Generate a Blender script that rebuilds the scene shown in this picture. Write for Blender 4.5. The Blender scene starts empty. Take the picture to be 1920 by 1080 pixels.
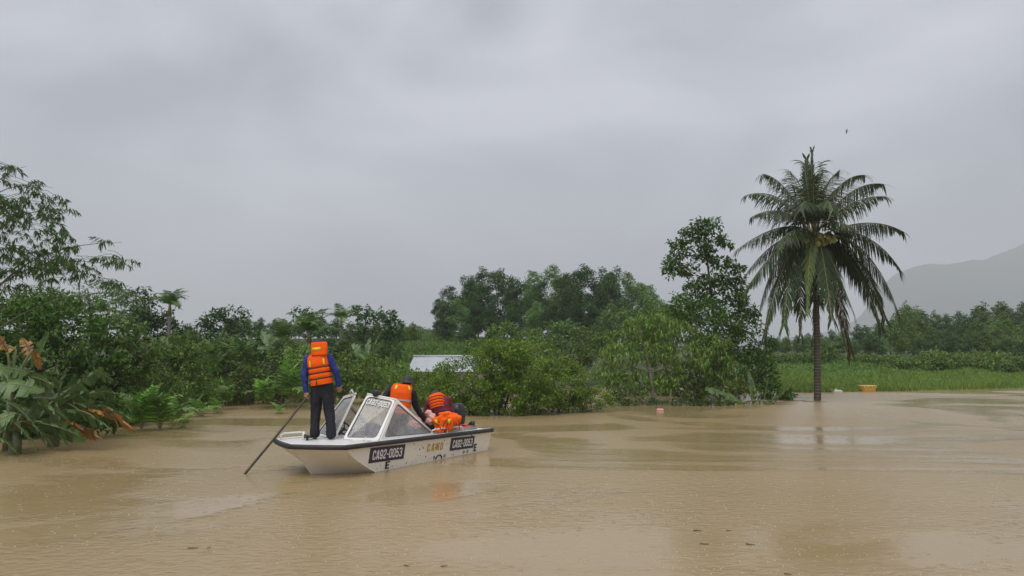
import bpy, bmesh, math, random
import numpy as np
from mathutils import Vector, Matrix, noise as mnoise

random.seed(7); RNG = np.random.default_rng(11)
SC = bpy.context.scene
COL = SC.collection
R = math.radians

# ------------------------------------------------------------------ camera
F = 1400.0; CAMZ = 2.0; HORIZON = 657.0
PITCH = math.atan((HORIZON - 540.0) / F)
cam = bpy.data.cameras.new("camera"); camo = bpy.data.objects.new("camera", cam); COL.objects.link(camo)
cam.sensor_width = 36.0; cam.lens = 36.0 * F / 1920.0; cam.clip_start = 0.1; cam.clip_end = 9000
camo.location = (0, 0, CAMZ); camo.rotation_euler = (math.pi/2 + PITCH, 0, 0)
SC.camera = camo

# ------------------------------------------------------------------ sky and sun (overcast)
SUN_EL, SUN_AZ = R(62), R(200)
wd = bpy.data.worlds.new("World"); SC.world = wd; wd.use_nodes = True
nt = wd.node_tree; nt.nodes.clear()
def wn(t, **k):
    n = nt.nodes.new(t)
    for a, b in k.items(): setattr(n, a, b)
    return n
sky = wn('ShaderNodeTexSky', sky_type='NISHITA', sun_disc=False, sun_elevation=SUN_EL, sun_rotation=SUN_AZ, air_density=1.0, dust_density=4.0)
tc = wn('ShaderNodeTexCoord')
mp = wn('ShaderNodeMapping'); mp.inputs['Scale'].default_value = (1.0, 1.0, 2.3); mp.inputs['Rotation'].default_value = (0, R(-9), 0)
nz = wn('ShaderNodeTexNoise'); nz.inputs['Scale'].default_value = 2.3; nz.inputs['Detail'].default_value = 6; nz.inputs['Roughness'].default_value = 0.45; nz.inputs['Distortion'].default_value = 0.5
cr = wn('ShaderNodeValToRGB')
cr.color_ramp.elements[0].position = 0.39; cr.color_ramp.elements[0].color = (5.2, 5.45, 6.3, 1)
cr.color_ramp.elements[1].position = 0.63; cr.color_ramp.elements[1].color = (8.75, 8.95, 9.9, 1)
sep = wn('ShaderNodeSeparateXYZ')
zen = wn('ShaderNodeValToRGB')
for i_, (p_, v_) in enumerate(((0.0, .60), (.12, .515), (.40, .475), (1.0, .80))):
    e_ = zen.color_ramp.elements[0] if i_ == 0 else zen.color_ramp.elements[1] if i_ == 3 else zen.color_ramp.elements.new(p_)
    e_.position = p_; e_.color = (v_, v_, v_, 1)
mul = wn('ShaderNodeVectorMath', operation='SCALE')
mx = wn('ShaderNodeMix', data_type='RGBA'); mx.inputs['Factor'].default_value = 0.94
bg = wn('ShaderNodeBackground'); bg.inputs['Strength'].default_value = 0.1
out = wn('ShaderNodeOutputWorld')
L = nt.links.new
L(tc.outputs['Generated'], mp.inputs['Vector']); L(mp.outputs['Vector'], nz.inputs['Vector']); L(nz.outputs['Fac'], cr.inputs['Fac'])
L(tc.outputs['Generated'], sep.inputs[0]); L(sep.outputs['Z'], zen.inputs['Fac'])
L(cr.outputs['Color'], mul.inputs[0]); L(zen.outputs['Color'], mul.inputs['Scale'])
L(sky.outputs['Color'], mx.inputs['A']); L(mul.outputs['Vector'], mx.inputs['B']); L(mx.outputs['Result'], bg.inputs['Color']); L(bg.outputs['Background'], out.inputs['Surface'])

sl = bpy.data.lights.new("sun", 'SUN'); sl.energy = 1.5; sl.angle = R(50); sl.color = (1.0, 0.97, 0.93)
so = bpy.data.objects.new("sun", sl); COL.objects.link(so); so.location = (0, -20, 60)
sd = Vector((math.sin(SUN_AZ)*math.cos(SUN_EL), math.cos(SUN_AZ)*math.cos(SUN_EL), math.sin(SUN_EL)))
so.rotation_euler = sd.to_track_quat('Z', 'Y').to_euler()

SC.view_settings.view_transform = 'Standard'; SC.view_settings.look = 'None'
SC.view_settings.exposure = 0.38; SC.view_settings.gamma = 1.0; SC.view_settings.use_curve_mapping = False
SC.render.engine = 'CYCLES'
SC.cycles.use_denoising = True
SC.cycles.max_bounces = 6; SC.cycles.diffuse_bounces = 3; SC.cycles.glossy_bounces = 3; SC.cycles.transmission_bounces = 4
SC.cycles.transparent_max_bounces = 8; SC.cycles.volume_bounces = 1
SC.cycles.caustics_reflective = False; SC.cycles.caustics_refractive = False

# ------------------------------------------------------------------ pixel helpers (photograph pixels, 1920 x 1080)
CT, ST = math.cos(PITCH), math.sin(PITCH)
def ray(px, py):
    a = (px - 960) / F; b = (540 - py) / F
    return Vector((a, CT - ST * b, ST + CT * b))
def W(px, py, Y):
    d = ray(px, py); k = Y / d.y
    return Vector((d.x * k, Y, CAMZ + d.z * k))
def G(px, py, z=0.0):
    d = ray(px, py); k = (z - CAMZ) / d.z
    return Vector((d.x * k, d.y * k, z))
def m_per_px(Y): return Y / F

# ------------------------------------------------------------------ materials
MATS = {}
def newmat(name):
    m = bpy.data.materials.new(name); m.use_nodes = True; m.node_tree.nodes.clear(); MATS[name] = m
    return m, m.node_tree
def N(t, ty, **k):
    n = t.nodes.new(ty)
    for a, b in k.items(): setattr(n, a, b)
    return n
def plain(name, col, rough=0.6, var=0.12, scale=6.0, metal=0.0, bump=0.0, bscale=30.0, spec=0.5, dirt=None):
    """painted / cloth / plastic surface with small procedural unevenness"""
    m, t = newmat(name); l = t.links.new
    b = N(t, 'ShaderNodeBsdfPrincipled'); o = N(t, 'ShaderNodeOutputMaterial')
    tx = N(t, 'ShaderNodeTexCoord'); n = N(t, 'ShaderNodeTexNoise'); n.inputs['Scale'].default_value = scale; n.inputs['Detail'].default_value = 5
    r = N(t, 'ShaderNodeValToRGB'); c = np.array(col)
    r.color_ramp.elements[0].position = 0.3; r.color_ramp.elements[1].position = 0.7
    r.color_ramp.elements[0].color = (*np.clip(c*(1-var), 0, 1), 1); r.color_ramp.elements[1].color = (*np.clip(c*(1+var), 0, 1), 1)
    l(tx.outputs['Object'], n.inputs['Vector']); l(n.outputs['Fac'], r.inputs['Fac'])
    src = r.outputs['Color']
    if dirt:
        n2 = N(t, 'ShaderNodeTexNoise'); n2.inputs['Scale'].default_value = dirt[1]; n2.inputs['Detail'].default_value = 8; n2.inputs['Roughness'].default_value = 0.7
        mr = N(t, 'ShaderNodeMapRange'); mr.inputs['From Min'].default_value = dirt[2]; mr.inputs['From Max'].default_value = dirt[2] + 0.12; mr.inputs['To Max'].default_value = dirt[3]
        mm = N(t, 'ShaderNodeMix', data_type='RGBA'); mm.inputs['B'].default_value = (*dirt[0], 1)
        l(tx.outputs['Object'], n2.inputs['Vector']); l(n2.outputs['Fac'], mr.inputs['Value']); l(mr.outputs['Result'], mm.inputs['Factor']); l(src, mm.inputs['A']); src = mm.outputs['Result']
    l(src, b.inputs['Base Color'])
    b.inputs['Roughness'].default_value = rough; b.inputs['Metallic'].default_value = metal; b.inputs['Specular IOR Level'].default_value = spec
    if bump:
        n3 = N(t, 'ShaderNodeTexNoise'); n3.inputs['Scale'].default_value = bscale; n3.inputs['Detail'].default_value = 4
        bp = N(t, 'ShaderNodeBump'); bp.inputs['Strength'].default_value = bump; bp.inputs['Distance'].default_value = 0.02
        l(tx.outputs['Object'], n3.inputs['Vector']); l(n3.outputs['Fac'], bp.inputs['Height']); l(bp.outputs['Normal'], b.inputs['Normal'])
    l(b.outputs['BSDF'], o.inputs['Surface'])
    return m
def leafmat(name, dark, light, rough=0.48, trans=0.28, odd=None, oddp=0.0, spec=0.25):
    m, t = newmat(name); l = t.links.new
    g = N(t, 'ShaderNodeNewGeometry'); oi = N(t, 'ShaderNodeObjectInfo')
    r = N(t, 'ShaderNodeValToRGB'); e = r.color_ramp.elements
    e[0].color = (*dark, 1); e[1].color = (*light, 1); e[0].position = 0.05; e[1].position = 0.9
    if odd:
        e[1].position = 0.99 - oddp
        x = e.new(0.995 - oddp * 0.5); x.color = (*odd, 1)
    l(g.outputs['Random Per Island'], r.inputs['Fac'])
    hv = N(t, 'ShaderNodeHueSaturation')
    mr = N(t, 'ShaderNodeMapRange'); mr.inputs['To Min'].default_value = 0.8; mr.inputs['To Max'].default_value = 1.22
    l(oi.outputs['Random'], mr.inputs['Value']); l(mr.outputs['Result'], hv.inputs['Value']); l(r.outputs['Color'], hv.inputs['Color'])
    b = N(t, 'ShaderNodeBsdfPrincipled'); b.inputs['Roughness'].default_value = rough; b.inputs['Specular IOR Level'].default_value = spec
    l(hv.outputs['Color'], b.inputs['Base Color'])
    tr = N(t, 'ShaderNodeBsdfTranslucent'); l(hv.outputs['Color'], tr.inputs['Color'])
    mxs = N(t, 'ShaderNodeMixShader'); mxs.inputs['Fac'].default_value = trans
    o = N(t, 'ShaderNodeOutputMaterial')
    l(b.outputs['BSDF'], mxs.inputs[1]); l(tr.outputs['BSDF'], mxs.inputs[2]); l(mxs.outputs['Shader'], o.inputs['Surface'])
    return m

# foliage
leafmat('leaf_dark', (0.0394, 0.0862, 0.0174), (0.1139, 0.2341, 0.0380), odd=(0.10, 0.11, 0.03), oddp=0.03)
leafmat('leaf_deep', (0.0306, 0.0672, 0.0196), (0.0866, 0.1697, 0.0380))
leafmat('leaf_mid', (0.0655, 0.1278, 0.0283), (0.1929, 0.2981, 0.0544), odd=(0.16, 0.15, 0.05), oddp=0.03)
leafmat('leaf_shrub', (0.0689, 0.1356, 0.0184), (0.2269, 0.3512, 0.0457), odd=(0.17, 0.17, 0.06), oddp=0.05)
leafmat('leaf_pale', (0.1034, 0.2059, 0.0412), (0.2867, 0.4516, 0.0914), odd=(0.22, 0.21, 0.07), oddp=0.04)
leafmat('leaf_acacia', (0.0381, 0.0893, 0.0274), (0.1080, 0.2021, 0.0515))
leafmat('leaf_acacia_pale', (0.0942, 0.1801, 0.0604), (0.2157, 0.3510, 0.1026))
leafmat('leaf_grey', (0.0974, 0.1782, 0.0636), (0.2126, 0.3313, 0.1144))
leafmat('leaf_yellow', (0.0698, 0.1142, 0.0264), (0.2418, 0.2859, 0.0792))
leafmat('leaf_bamboo', (0.0330, 0.0666, 0.0208), (0.0944, 0.1676, 0.0439), odd=(0.14, 0.075, 0.035), oddp=0.05)
leafmat('leaf_coco', (0.0262, 0.0479, 0.0158), (0.0743, 0.1242, 0.0359), rough=0.35, odd=(0.13, 0.115, 0.055), oddp=0.10, spec=0.28)
leafmat('leaf_coco_old', (0.0383, 0.0515, 0.0176), (0.0956, 0.1109, 0.0360), rough=0.5, odd=(0.10, 0.05, 0.025), oddp=0.3)
leafmat('leaf_coco_lit', (0.0715, 0.1200, 0.0317), (0.1857, 0.2631, 0.0739), rough=0.35, spec=0.28)  # coconut leaf colour made paler to paint the light on the front frond
leafmat('leaf_areca', (0.0611, 0.1350, 0.0297), (0.1816, 0.3049, 0.0629), rough=0.35, spec=0.28)
leafmat('leaf_areca_young', (0.0974, 0.2513, 0.0382), (0.2633, 0.5443, 0.0762), rough=0.35)
leafmat('grass_tall', (0.0966, 0.1703, 0.0296), (0.2762, 0.4142, 0.0813), rough=0.5, odd=(0.23, 0.24, 0.08), oddp=0.05)
leafmat('grass_dull', (0.0663, 0.1344, 0.0305), (0.1918, 0.3132, 0.0653), rough=0.5)
def bananamat(name, c1, c2, edge=None, ew=0.5):
    m, t = newmat(name); l = t.links.new
    g = N(t, 'ShaderNodeNewGeometry'); tx = N(t, 'ShaderNodeTexCoord')
    n = N(t, 'ShaderNodeTexNoise'); n.inputs['Scale'].default_value = 3.5; n.inputs['Detail'].default_value = 5
    l(tx.outputs['Object'], n.inputs['Vector'])
    ad = N(t, 'ShaderNodeMath', operation='ADD'); ms = N(t, 'ShaderNodeMath', operation='MULTIPLY'); ms.inputs[1].default_value = 0.45
    l(g.outputs['Random Per Island'], ms.inputs[0]); l(n.outputs['Fac'], ad.inputs[0]); l(ms.outputs[0], ad.inputs[1])
    r = N(t, 'ShaderNodeValToRGB'); e = r.color_ramp.elements
    e[0].position = 0.35; e[1].position = 0.85; e[0].color = (*c1, 1); e[1].color = (*c2, 1)
    if edge: x = e.new(ew); x.color = (*edge, 1)
    l(ad.outputs[0], r.inputs['Fac'])
    b = N(t, 'ShaderNodeBsdfPrincipled'); b.inputs['Roughness'].default_value = 0.34; b.inputs['Specular IOR Level'].default_value = 0.5
    l(r.outputs['Color'], b.inputs['Base Color'])
    tr = N(t, 'ShaderNodeBsdfTranslucent'); l(r.outputs['Color'], tr.inputs['Color'])
    mxs = N(t, 'ShaderNodeMixShader'); mxs.inputs['Fac'].default_value = 0.25; o = N(t, 'ShaderNodeOutputMaterial')
    l(b.outputs['BSDF'], mxs.inputs[1]); l(tr.outputs['BSDF'], mxs.inputs[2]); l(mxs.outputs['Shader'], o.inputs['Surface'])
bananamat('banana_leaf', (0.045, 0.105, 0.030), (0.145, 0.240, 0.075))
bananamat('banana_leaf_bright', (0.060, 0.16, 0.035), (0.13, 0.28, 0.07))
bananamat('banana_leaf_dry', (0.055, 0.022, 0.014), (0.46, 0.22, 0.035), edge=(0.30, 0.13, 0.03), ew=0.62)
bananamat('banana_leaf_yellow', (0.10, 0.05, 0.02), (0.60, 0.38, 0.04), edge=(0.36, 0.24, 0.04), ew=0.55)
plain('midrib', (0.17, 0.20, 0.08), 0.45)
plain('banana_stem', (0.10, 0.12, 0.05), 0.5, 0.4, 8)
plain('bark', (0.085, 0.070, 0.055), 0.85, 0.35, 14, bump=0.6, bscale=40)
plain('bark_pale', (0.19, 0.175, 0.15), 0.8, 0.3, 10, bump=0.4)
plain('culm', (0.09, 0.10, 0.045), 0.45, 0.3, 5)
plain('rachis', (0.20, 0.19, 0.075), 0.5, 0.25)
plain('husk', (0.20, 0.215, 0.06), 0.5, 0.35, 9)
plain('husk_brown', (0.12, 0.08, 0.035), 0.6, 0.35, 9)

def palm_bark():
    m, t = newmat('palm_bark'); l = t.links.new
    tx = N(t, 'ShaderNodeTexCoord'); b = N(t, 'ShaderNodeBsdfPrincipled'); o = N(t, 'ShaderNodeOutputMaterial')
    w = N(t, 'ShaderNodeTexWave', wave_type='BANDS', bands_direction='Z'); w.inputs['Scale'].default_value = 2.6; w.inputs['Distortion'].default_value = 2.5; w.inputs['Detail'].default_value = 3; w.inputs['Detail Scale'].default_value = 2.0
    n = N(t, 'ShaderNodeTexNoise'); n.inputs['Scale'].default_value = 5; n.inputs['Detail'].default_value = 7
    mm = N(t, 'ShaderNodeMath', operation='MULTIPLY'); l(w.outputs['Fac'], mm.inputs[0]); l(n.outputs['Fac'], mm.inputs[1])
    r = N(t, 'ShaderNodeValToRGB'); e = r.color_ramp.elements; e[0].position = 0.1; e[1].position = 0.6
    e[0].color = (0.050, 0.041, 0.032, 1); e[1].color = (0.125, 0.108, 0.085, 1)
    l(tx.outputs['Object'], w.inputs['Vector']); l(tx.outputs['Object'], n.inputs['Vector']); l(mm.outputs[0], r.inputs['Fac']); l(r.outputs['Color'], b.inputs['Base Color'])
    b.inputs['Roughness'].default_value = 0.75
    bp = N(t, 'ShaderNodeBump'); bp.inputs['Strength'].default_value = 0.7; bp.inputs['Distance'].default_value = 0.04
    l(mm.outputs[0], bp.inputs['Height']); l(bp.outputs['Normal'], b.inputs['Normal']); l(b.outputs['BSDF'], o.inputs['Surface'])
palm_bark()

# boat, people, cargo
plain('hull_paint', (0.80, 0.775, 0.71), 0.35, 0.04, 2.5, dirt=((0.40, 0.33, 0.22), 5.0, 0.57, 0.35))
plain('deck_paint', (0.76, 0.75, 0.71), 0.45, 0.06, 3.0, dirt=((0.30, 0.26, 0.20), 7.0, 0.58, 0.45))
plain('frame_paint', (0.80, 0.79, 0.75), 0.35, 0.05, 4, dirt=((0.30, 0.26, 0.2), 9.0, 0.62, 0.4))
plain('rubber', (0.028, 0.028, 0.032), 0.5, 0.3, 8)
plain('black_plastic', (0.018, 0.018, 0.020), 0.35, 0.2)
plain('navy_panel', (0.030, 0.026, 0.062), 0.4, 0.15)
plain('white_letter', (0.78, 0.78, 0.78), 0.45, 0.04)
plain('gold_letter', (0.58, 0.33, 0.035), 0.45, 0.12)
plain('black_letter', (0.02, 0.02, 0.02), 0.5)
plain('stain', (0.10, 0.085, 0.06), 0.7)
plain('seat_grey', (0.16, 0.165, 0.18), 0.6, 0.15)
plain('seat_blue', (0.05, 0.06, 0.11), 0.55, 0.15)
plain('steel', (0.35, 0.35, 0.35), 0.3, metal=0.9)
plain('floor_grey', (0.32, 0.31, 0.28), 0.6, 0.2, 5)
plain('vest_orange', (0.95, 0.120, 0.006), 0.7, 0.08, 9, spec=0.15, bump=0.35, bscale=22)
plain('vest_orange_worn', (0.93, 0.135, 0.008), 0.7, 0.12, 9, spec=0.15, bump=0.45, bscale=18)
plain('strap', (0.022, 0.016, 0.016), 0.7)
plain('patch_yellow', (0.78, 0.62, 0.03), 0.4, 0.06)
plain('reflective', (0.46, 0.44, 0.43), 0.35, 0.06)
plain('jacket_blue', (0.026, 0.040, 0.20), 0.5, 0.3, 7, bump=0.5, bscale=14, spec=0.2)
plain('jacket_black', (0.016, 0.017, 0.019), 0.45, 0.3, 7, bump=0.5, bscale=14, spec=0.2)
plain('jacket_maroon', (0.17, 0.022, 0.042), 0.45, 0.3, 7, bump=0.5, bscale=14, spec=0.2)
plain('trousers', (0.020, 0.021, 0.027), 0.6, 0.3, 7, bump=0.5, bscale=12, spec=0.2)
plain('boots', (0.012, 0.012, 0.012), 0.5)
plain('skin', (0.36, 0.19, 0.125), 0.5, 0.12)
plain('hair', (0.012, 0.010, 0.009), 0.5)
plain('cap', (0.028, 0.027, 0.030), 0.7, 0.2)
plain('hat_green', (0.030, 0.034, 0.032), 0.6, 0.2)
plain('pole_wood', (0.065, 0.060, 0.035), 0.55, 0.4, 12)
plain('sack', (0.62, 0.62, 0.60), 0.6, 0.1)
plain('tub_yellow', (0.58, 0.30, 0.025), 0.45, 0.12)
plain('tub_rim', (0.70, 0.52, 0.16), 0.45, 0.12)
plain('pink_foam', (0.72, 0.36, 0.36), 0.6, 0.1)
plain('can_red', (0.62, 0.035, 0.03), 0.35, 0.08)
plain('wall_plaster', (0.42, 0.41, 0.38), 0.8, 0.15)
plain('tin_roof', (0.48, 0.51, 0.52), 0.38, 0.10, 1.5, metal=0.25, dirt=((0.36, 0.36, 0.34), 2.5, 0.55, 0.5))
plain('driftwood', (0.05, 0.04, 0.03), 0.7)
plain('bird_feather', (0.03, 0.03, 0.033), 0.7)
plain('bag_pink', (0.80, 0.42, 0.37), 0.3, 0.28, 10, bump=0.8, bscale=24)

def glassmat():
    m, t = newmat('glass'); l = t.links.new
    o = N(t, 'ShaderNodeOutputMaterial'); tr = N(t, 'ShaderNodeBsdfTransparent'); tr.inputs['Color'].default_value = (0.80, 0.83, 0.83, 1)
    gl = N(t, 'ShaderNodeBsdfGlossy'); gl.inputs['Roughness'].default_value = 0.03
    df = N(t, 'ShaderNodeBsdfDiffuse'); df.inputs['Color'].default_value = (0.55, 0.55, 0.55, 1)  # grey diffuse mixed in paints the pale sky reflection on the panes
    lw = N(t, 'ShaderNodeLayerWeight'); pw = N(t, 'ShaderNodeMath', operation='POWER'); pw.inputs[1].default_value = 5.0; fr = N(t, 'ShaderNodeMath', operation='MULTIPLY_ADD'); fr.inputs[1].default_value = 0.9; fr.inputs[2].default_value = 0.06; l(lw.outputs['Facing'], pw.inputs[0]); l(pw.outputs[0], fr.inputs[0])
    tx = N(t, 'ShaderNodeTexCoord'); n = N(t, 'ShaderNodeTexNoise'); n.inputs['Scale'].default_value = 7; n.inputs['Detail'].default_value = 6
    mr = N(t, 'ShaderNodeMapRange'); mr.inputs['From Min'].default_value = 0.3; mr.inputs['From Max'].default_value = 0.75; mr.inputs['To Min'].default_value = 0.26; mr.inputs['To Max'].default_value = 0.50
    l(tx.outputs['Object'], n.inputs['Vector']); l(n.outputs['Fac'], mr.inputs['Value'])
    m0 = N(t, 'ShaderNodeMixShader'); l(mr.outputs['Result'], m0.inputs['Fac']); l(tr.outputs[0], m0.inputs[1]); l(df.outputs[0], m0.inputs[2])
    m1 = N(t, 'ShaderNodeMixShader'); l(fr.outputs[0], m1.inputs['Fac']); l(m0.outputs[0], m1.inputs[1]); l(gl.outputs[0], m1.inputs[2])
    l(m1.outputs[0], o.inputs['Surface'])
glassmat()

def watermat():
    m, t = newmat('muddy_water'); l = t.links.new
    o = N(t, 'ShaderNodeOutputMaterial'); b = N(t, 'ShaderNodeBsdfPrincipled')
    tx = N(t, 'ShaderNodeTexCoord')
    def mapping(s, rot=0):
        mp = N(t, 'ShaderNodeMapping'); mp.inputs['Scale'].default_value = s; mp.inputs['Rotation'].default_value = (0, 0, rot); l(tx.outputs['Object'], mp.inputs['Vector']); return mp.outputs['Vector']
    def noise(vec, sc, det=3, dis=0.0, rg=0.5):
        n = N(t, 'ShaderNodeTexNoise'); n.inputs['Scale'].default_value = sc; n.inputs['Detail'].default_value = det; n.inputs['Distortion'].default_value = dis; n.inputs['Roughness'].default_value = rg
        l(vec, n.inputs['Vector']); return n.outputs['Fac']
    def mrange(v, a, c, d=0.0, e=1.0, smooth=True):
        r = N(t, 'ShaderNodeMapRange', interpolation_type='SMOOTHSTEP' if smooth else 'LINEAR'); r.inputs['From Min'].default_value = a; r.inputs['From Max'].default_value = c; r.inputs['To Min'].default_value = d; r.inputs['To Max'].default_value = e
        l(v, r.inputs['Value']); return r.outputs['Result']
    def math_(op, a, c):
        n = N(t, 'ShaderNodeMath', operation=op)
        for i, v in enumerate((a, c)):
            if isinstance(v, (int, float)): n.inputs[i].default_value = v
            else: l(v, n.inputs[i])
        return n.outputs[0]
    # silt clouds
    silt = noise(mapping((1, 0.7, 1)), 0.11, 4, 0.6)
    cr = N(t, 'ShaderNodeValToRGB'); e = cr.color_ramp.elements
    e[0].position = 0.3; e[1].position = 0.7; e[0].color = (0.320, 0.232, 0.112, 1); e[1].color = (0.400, 0.297, 0.155, 1)
    l(silt, cr.inputs['Fac']); l(cr.outputs['Color'], b.inputs['Base Color'])
    # patches ruffled by wind and rain
    patch = mrange(noise(mapping((0.62, 1.0, 1), R(8)), 0.19, 4, 1.6), 0.41, 0.52)
    fine = noise(mapping((1.0, 1.5, 1)), 7.5, 4, 0.2)
    swell = noise(mapping((0.6, 1.5, 1), R(-6)), 0.9, 3, 0.3)
    # rain rings
    def rings(sc, seed):
        v = N(t, 'ShaderNodeTexVoronoi', feature='F1'); v.inputs['Scale'].default_value = sc; v.inputs['Randomness'].default_value = 1.0
        mp = N(t, 'ShaderNodeMapping'); mp.inputs['Location'].default_value = (seed, seed*1.7, 0); mp.inputs['Scale'].default_value = (1, 1, 0); l(tx.outputs['Object'], mp.inputs['Vector']); l(mp.outputs['Vector'], v.inputs['Vector'])
        d = v.outputs['Distance']
        s = math_('SINE', math_('MULTIPLY', d, 42.0), 0.0)
        fade = mrange(d, 0.05, 0.42, 1.0, 0.0)
        return math_('MULTIPLY', s, fade)
    rg = math_('ADD', rings(5.5, 3.1), rings(3.7, 8.3))
    hp = math_('ADD', math_('MULTIPLY', fine, 1.6), math_('MULTIPLY', rg, 0.22))
    amp = math_('ADD', math_('MULTIPLY', patch, 0.95), 0.22)
    h = math_('ADD', math_('MULTIPLY', hp, amp), math_('MULTIPLY', swell, 0.8))
    bp = N(t, 'ShaderNodeBump'); bp.inputs['Strength'].default_value = 1.0; bp.inputs['Distance'].default_value = 0.011
    l(h, bp.inputs['Height']); l(bp.outputs['Normal'], b.inputs['Normal'])
    l(math_('ADD', math_('MULTIPLY', patch, 0.16), 0.09), b.inputs['Roughness'])
    b.inputs['IOR'].default_value = 1.33
    l(b.outputs['BSDF'], o.inputs['Surface'])
watermat()

def groundmat(name, c1, c2, c3):
    m, t = newmat(name); l = t.links.new
    tx = N(t, 'ShaderNodeTexCoord'); n = N(t, 'ShaderNodeTexNoise'); n.inputs['Scale'].default_value = 0.35; n.inputs['Detail'].default_value = 9; n.inputs['Roughness'].default_value = 0.65
    r = N(t, 'ShaderNodeValToRGB'); e = r.color_ramp.elements; e[0].position = 0.32; e[1].position = 0.68; e[0].color = (*c1, 1); e[1].color = (*c3, 1); x = e.new(0.5); x.color = (*c2, 1)
    b = N(t, 'ShaderNodeBsdfPrincipled'); b.inputs['Roughness'].default_value = 0.9; o = N(t, 'ShaderNodeOutputMaterial')
    bp = N(t, 'ShaderNodeBump'); bp.inputs['Distance'].default_value = 0.3; bp.inputs['Strength'].default_value = 0.6
    n2 = N(t, 'ShaderNodeTexNoise'); n2.inputs['Scale'].default_value = 4; n2.inputs['Detail'].default_value = 6
    l(tx.outputs['Object'], n.inputs['Vector']); l(n.outputs['Fac'], r.inputs['Fac']); l(r.outputs['Color'], b.inputs['Base Color'])
    l(tx.outputs['Object'], n2.inputs['Vector']); l(n2.outputs['Fac'], bp.inputs['Height']); l(bp.outputs['Normal'], b.inputs['Normal']); l(b.outputs['BSDF'], o.inputs['Surface'])
groundmat('ground_green', (0.040, 0.050, 0.022), (0.070, 0.095, 0.036), (0.10, 0.125, 0.05))
groundmat('mountain_forest', (0.022, 0.036, 0.024), (0.032, 0.050, 0.030), (0.045, 0.062, 0.038))

# ------------------------------------------------------------------ mesh helpers
def mesh_np(name, V, faces_flat, loop_tot):
    me = bpy.data.meshes.new(name)
    V = np.asarray(V, np.float32); nf = len(loop_tot)
    me.vertices.add(len(V)); me.vertices.foreach_set('co', V.ravel())
    me.loops.add(len(faces_flat)); me.loops.foreach_set('vertex_index', np.asarray(faces_flat, np.int32))
    st = np.zeros(nf, np.int32); st[1:] = np.cumsum(loop_tot)[:-1]
    me.polygons.add(nf); me.polygons.foreach_set('loop_start', st)
    me.update(calc_edges=True); me.validate()
    return me
class MB:
    """collects vertices and faces of one mesh"""
    def __init__(s): s.v = []; s.f = []; s.m = []
    def add(s, vs, fs, mi=0):
        o = len(s.v); s.v += [tuple(p) for p in vs]; s.f += [tuple(i + o for i in f) for f in fs]; s.m += [mi] * len(fs)
    def box(s, c, d, rot=None, mi=0):
        c = Vector(c); vs = []
        for x in (-.5, .5):
            for y in (-.5, .5):
                for z in (-.5, .5):
                    p = Vector((x*d[0], y*d[1], z*d[2])); vs.append(c + (rot @ p if rot else p))
        s.add(vs, [(0,1,3,2),(4,6,7,5),(0,4,5,1),(2,3,7,6),(0,2,6,4),(1,5,7,3)], mi)
    def tube(s, pts, rads, n=8, mi=0, cap=True, squash=None):
        pts = [Vector(p) for p in pts]; k = len(pts)
        if not hasattr(rads, '__len__'): rads = [rads] * k
        up = Vector((0.13, 0.21, 1)).normalized(); vs = []
        t0 = (pts[1] - pts[0]).normalized()
        a = t0.cross(up); a = a.normalized() if a.length > 1e-4 else Vector((1, 0, 0))
        for i in range(k):
            t = (pts[min(i+1, k-1)] - pts[max(i-1, 0)]).normalized()
            a = (a - t * a.dot(t)); a = a.normalized() if a.length > 1e-5 else t.orthogonal().normalized()
            b = t.cross(a)
            for j in range(n):
                q = 2*math.pi*j/n
                vs.append(pts[i] + (a*math.cos(q) + b*math.sin(q)) * rads[i])
        fs = []
        for i in range(k-1):
            for j in range(n):
                fs.append((i*n+j, i*n+(j+1)%n, (i+1)*n+(j+1)%n, (i+1)*n+j))
        if cap: fs += [tuple(range(n))[::-1], tuple((k-1)*n + j for j in range(n))]
        s.add(vs, fs, mi)
    def ball(s, c, r, rot=None, nu=10, nv=7, mi=0, ex=1.0):
        sp = lambda q: math.copysign(abs(q)**ex, q)
        c = Vector(c); r = r if hasattr(r, '__len__') else (r, r, r); vs = []; fs = []
        for i in range(nv+1):
            th = math.pi*i/nv
            for j in range(nu):
                ph = 2*math.pi*j/nu
                p = Vector((r[0]*sp(math.sin(th))*sp(math.cos(ph)), r[1]*sp(math.sin(th))*sp(math.sin(ph)), r[2]*sp(math.cos(th))))
                vs.append(c + (rot @ p if rot else p))
        for i in range(nv):
            for j in range(nu): fs.append((i*nu+j, (i+1)*nu+j, (i+1)*nu+(j+1)%nu, i*nu+(j+1)%nu))
        s.add(vs, fs, mi)
    def build(s, name, mats, parent=None, smooth=True, matrix=None):
        me = bpy.data.meshes.new(name); me.from_pydata(s.v, [], s.f); me.update()
        o = bpy.data.objects.new(name, me); COL.objects.link(o)
        for m in (mats if isinstance(mats, (list, tuple)) else [mats]): me.materials.append(MATS[m])
        me.polygons.foreach_set('material_index', s.m)
        bm = bmesh.new(); bm.from_mesh(me); bmesh.ops.recalc_face_normals(bm, faces=bm.faces); bm.to_mesh(me); bm.free()
        me.polygons.foreach_set('use_smooth', [smooth]*len(me.polygons))
        if parent: adopt(o, parent)
        return o
def adopt(o, parent):
    """parent without moving: geometry written in world space keeps its place"""
    o.parent = parent; o.matrix_parent_inverse = wmat(parent).inverted()
def wmat(o):
    m = o.matrix_basis.copy()
    if o.parent: m = wmat(o.parent) @ o.matrix_parent_inverse @ m
    return m
def link(name, me, mat, parent=None, smooth=False):
    o = bpy.data.objects.new(name, me); COL.objects.link(o)
    if mat and not me.materials: me.materials.append(MATS[mat])
    if smooth: me.polygons.foreach_set('use_smooth', [True]*len(me.polygons))
    if parent: adopt(o, parent)
    return o
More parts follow.
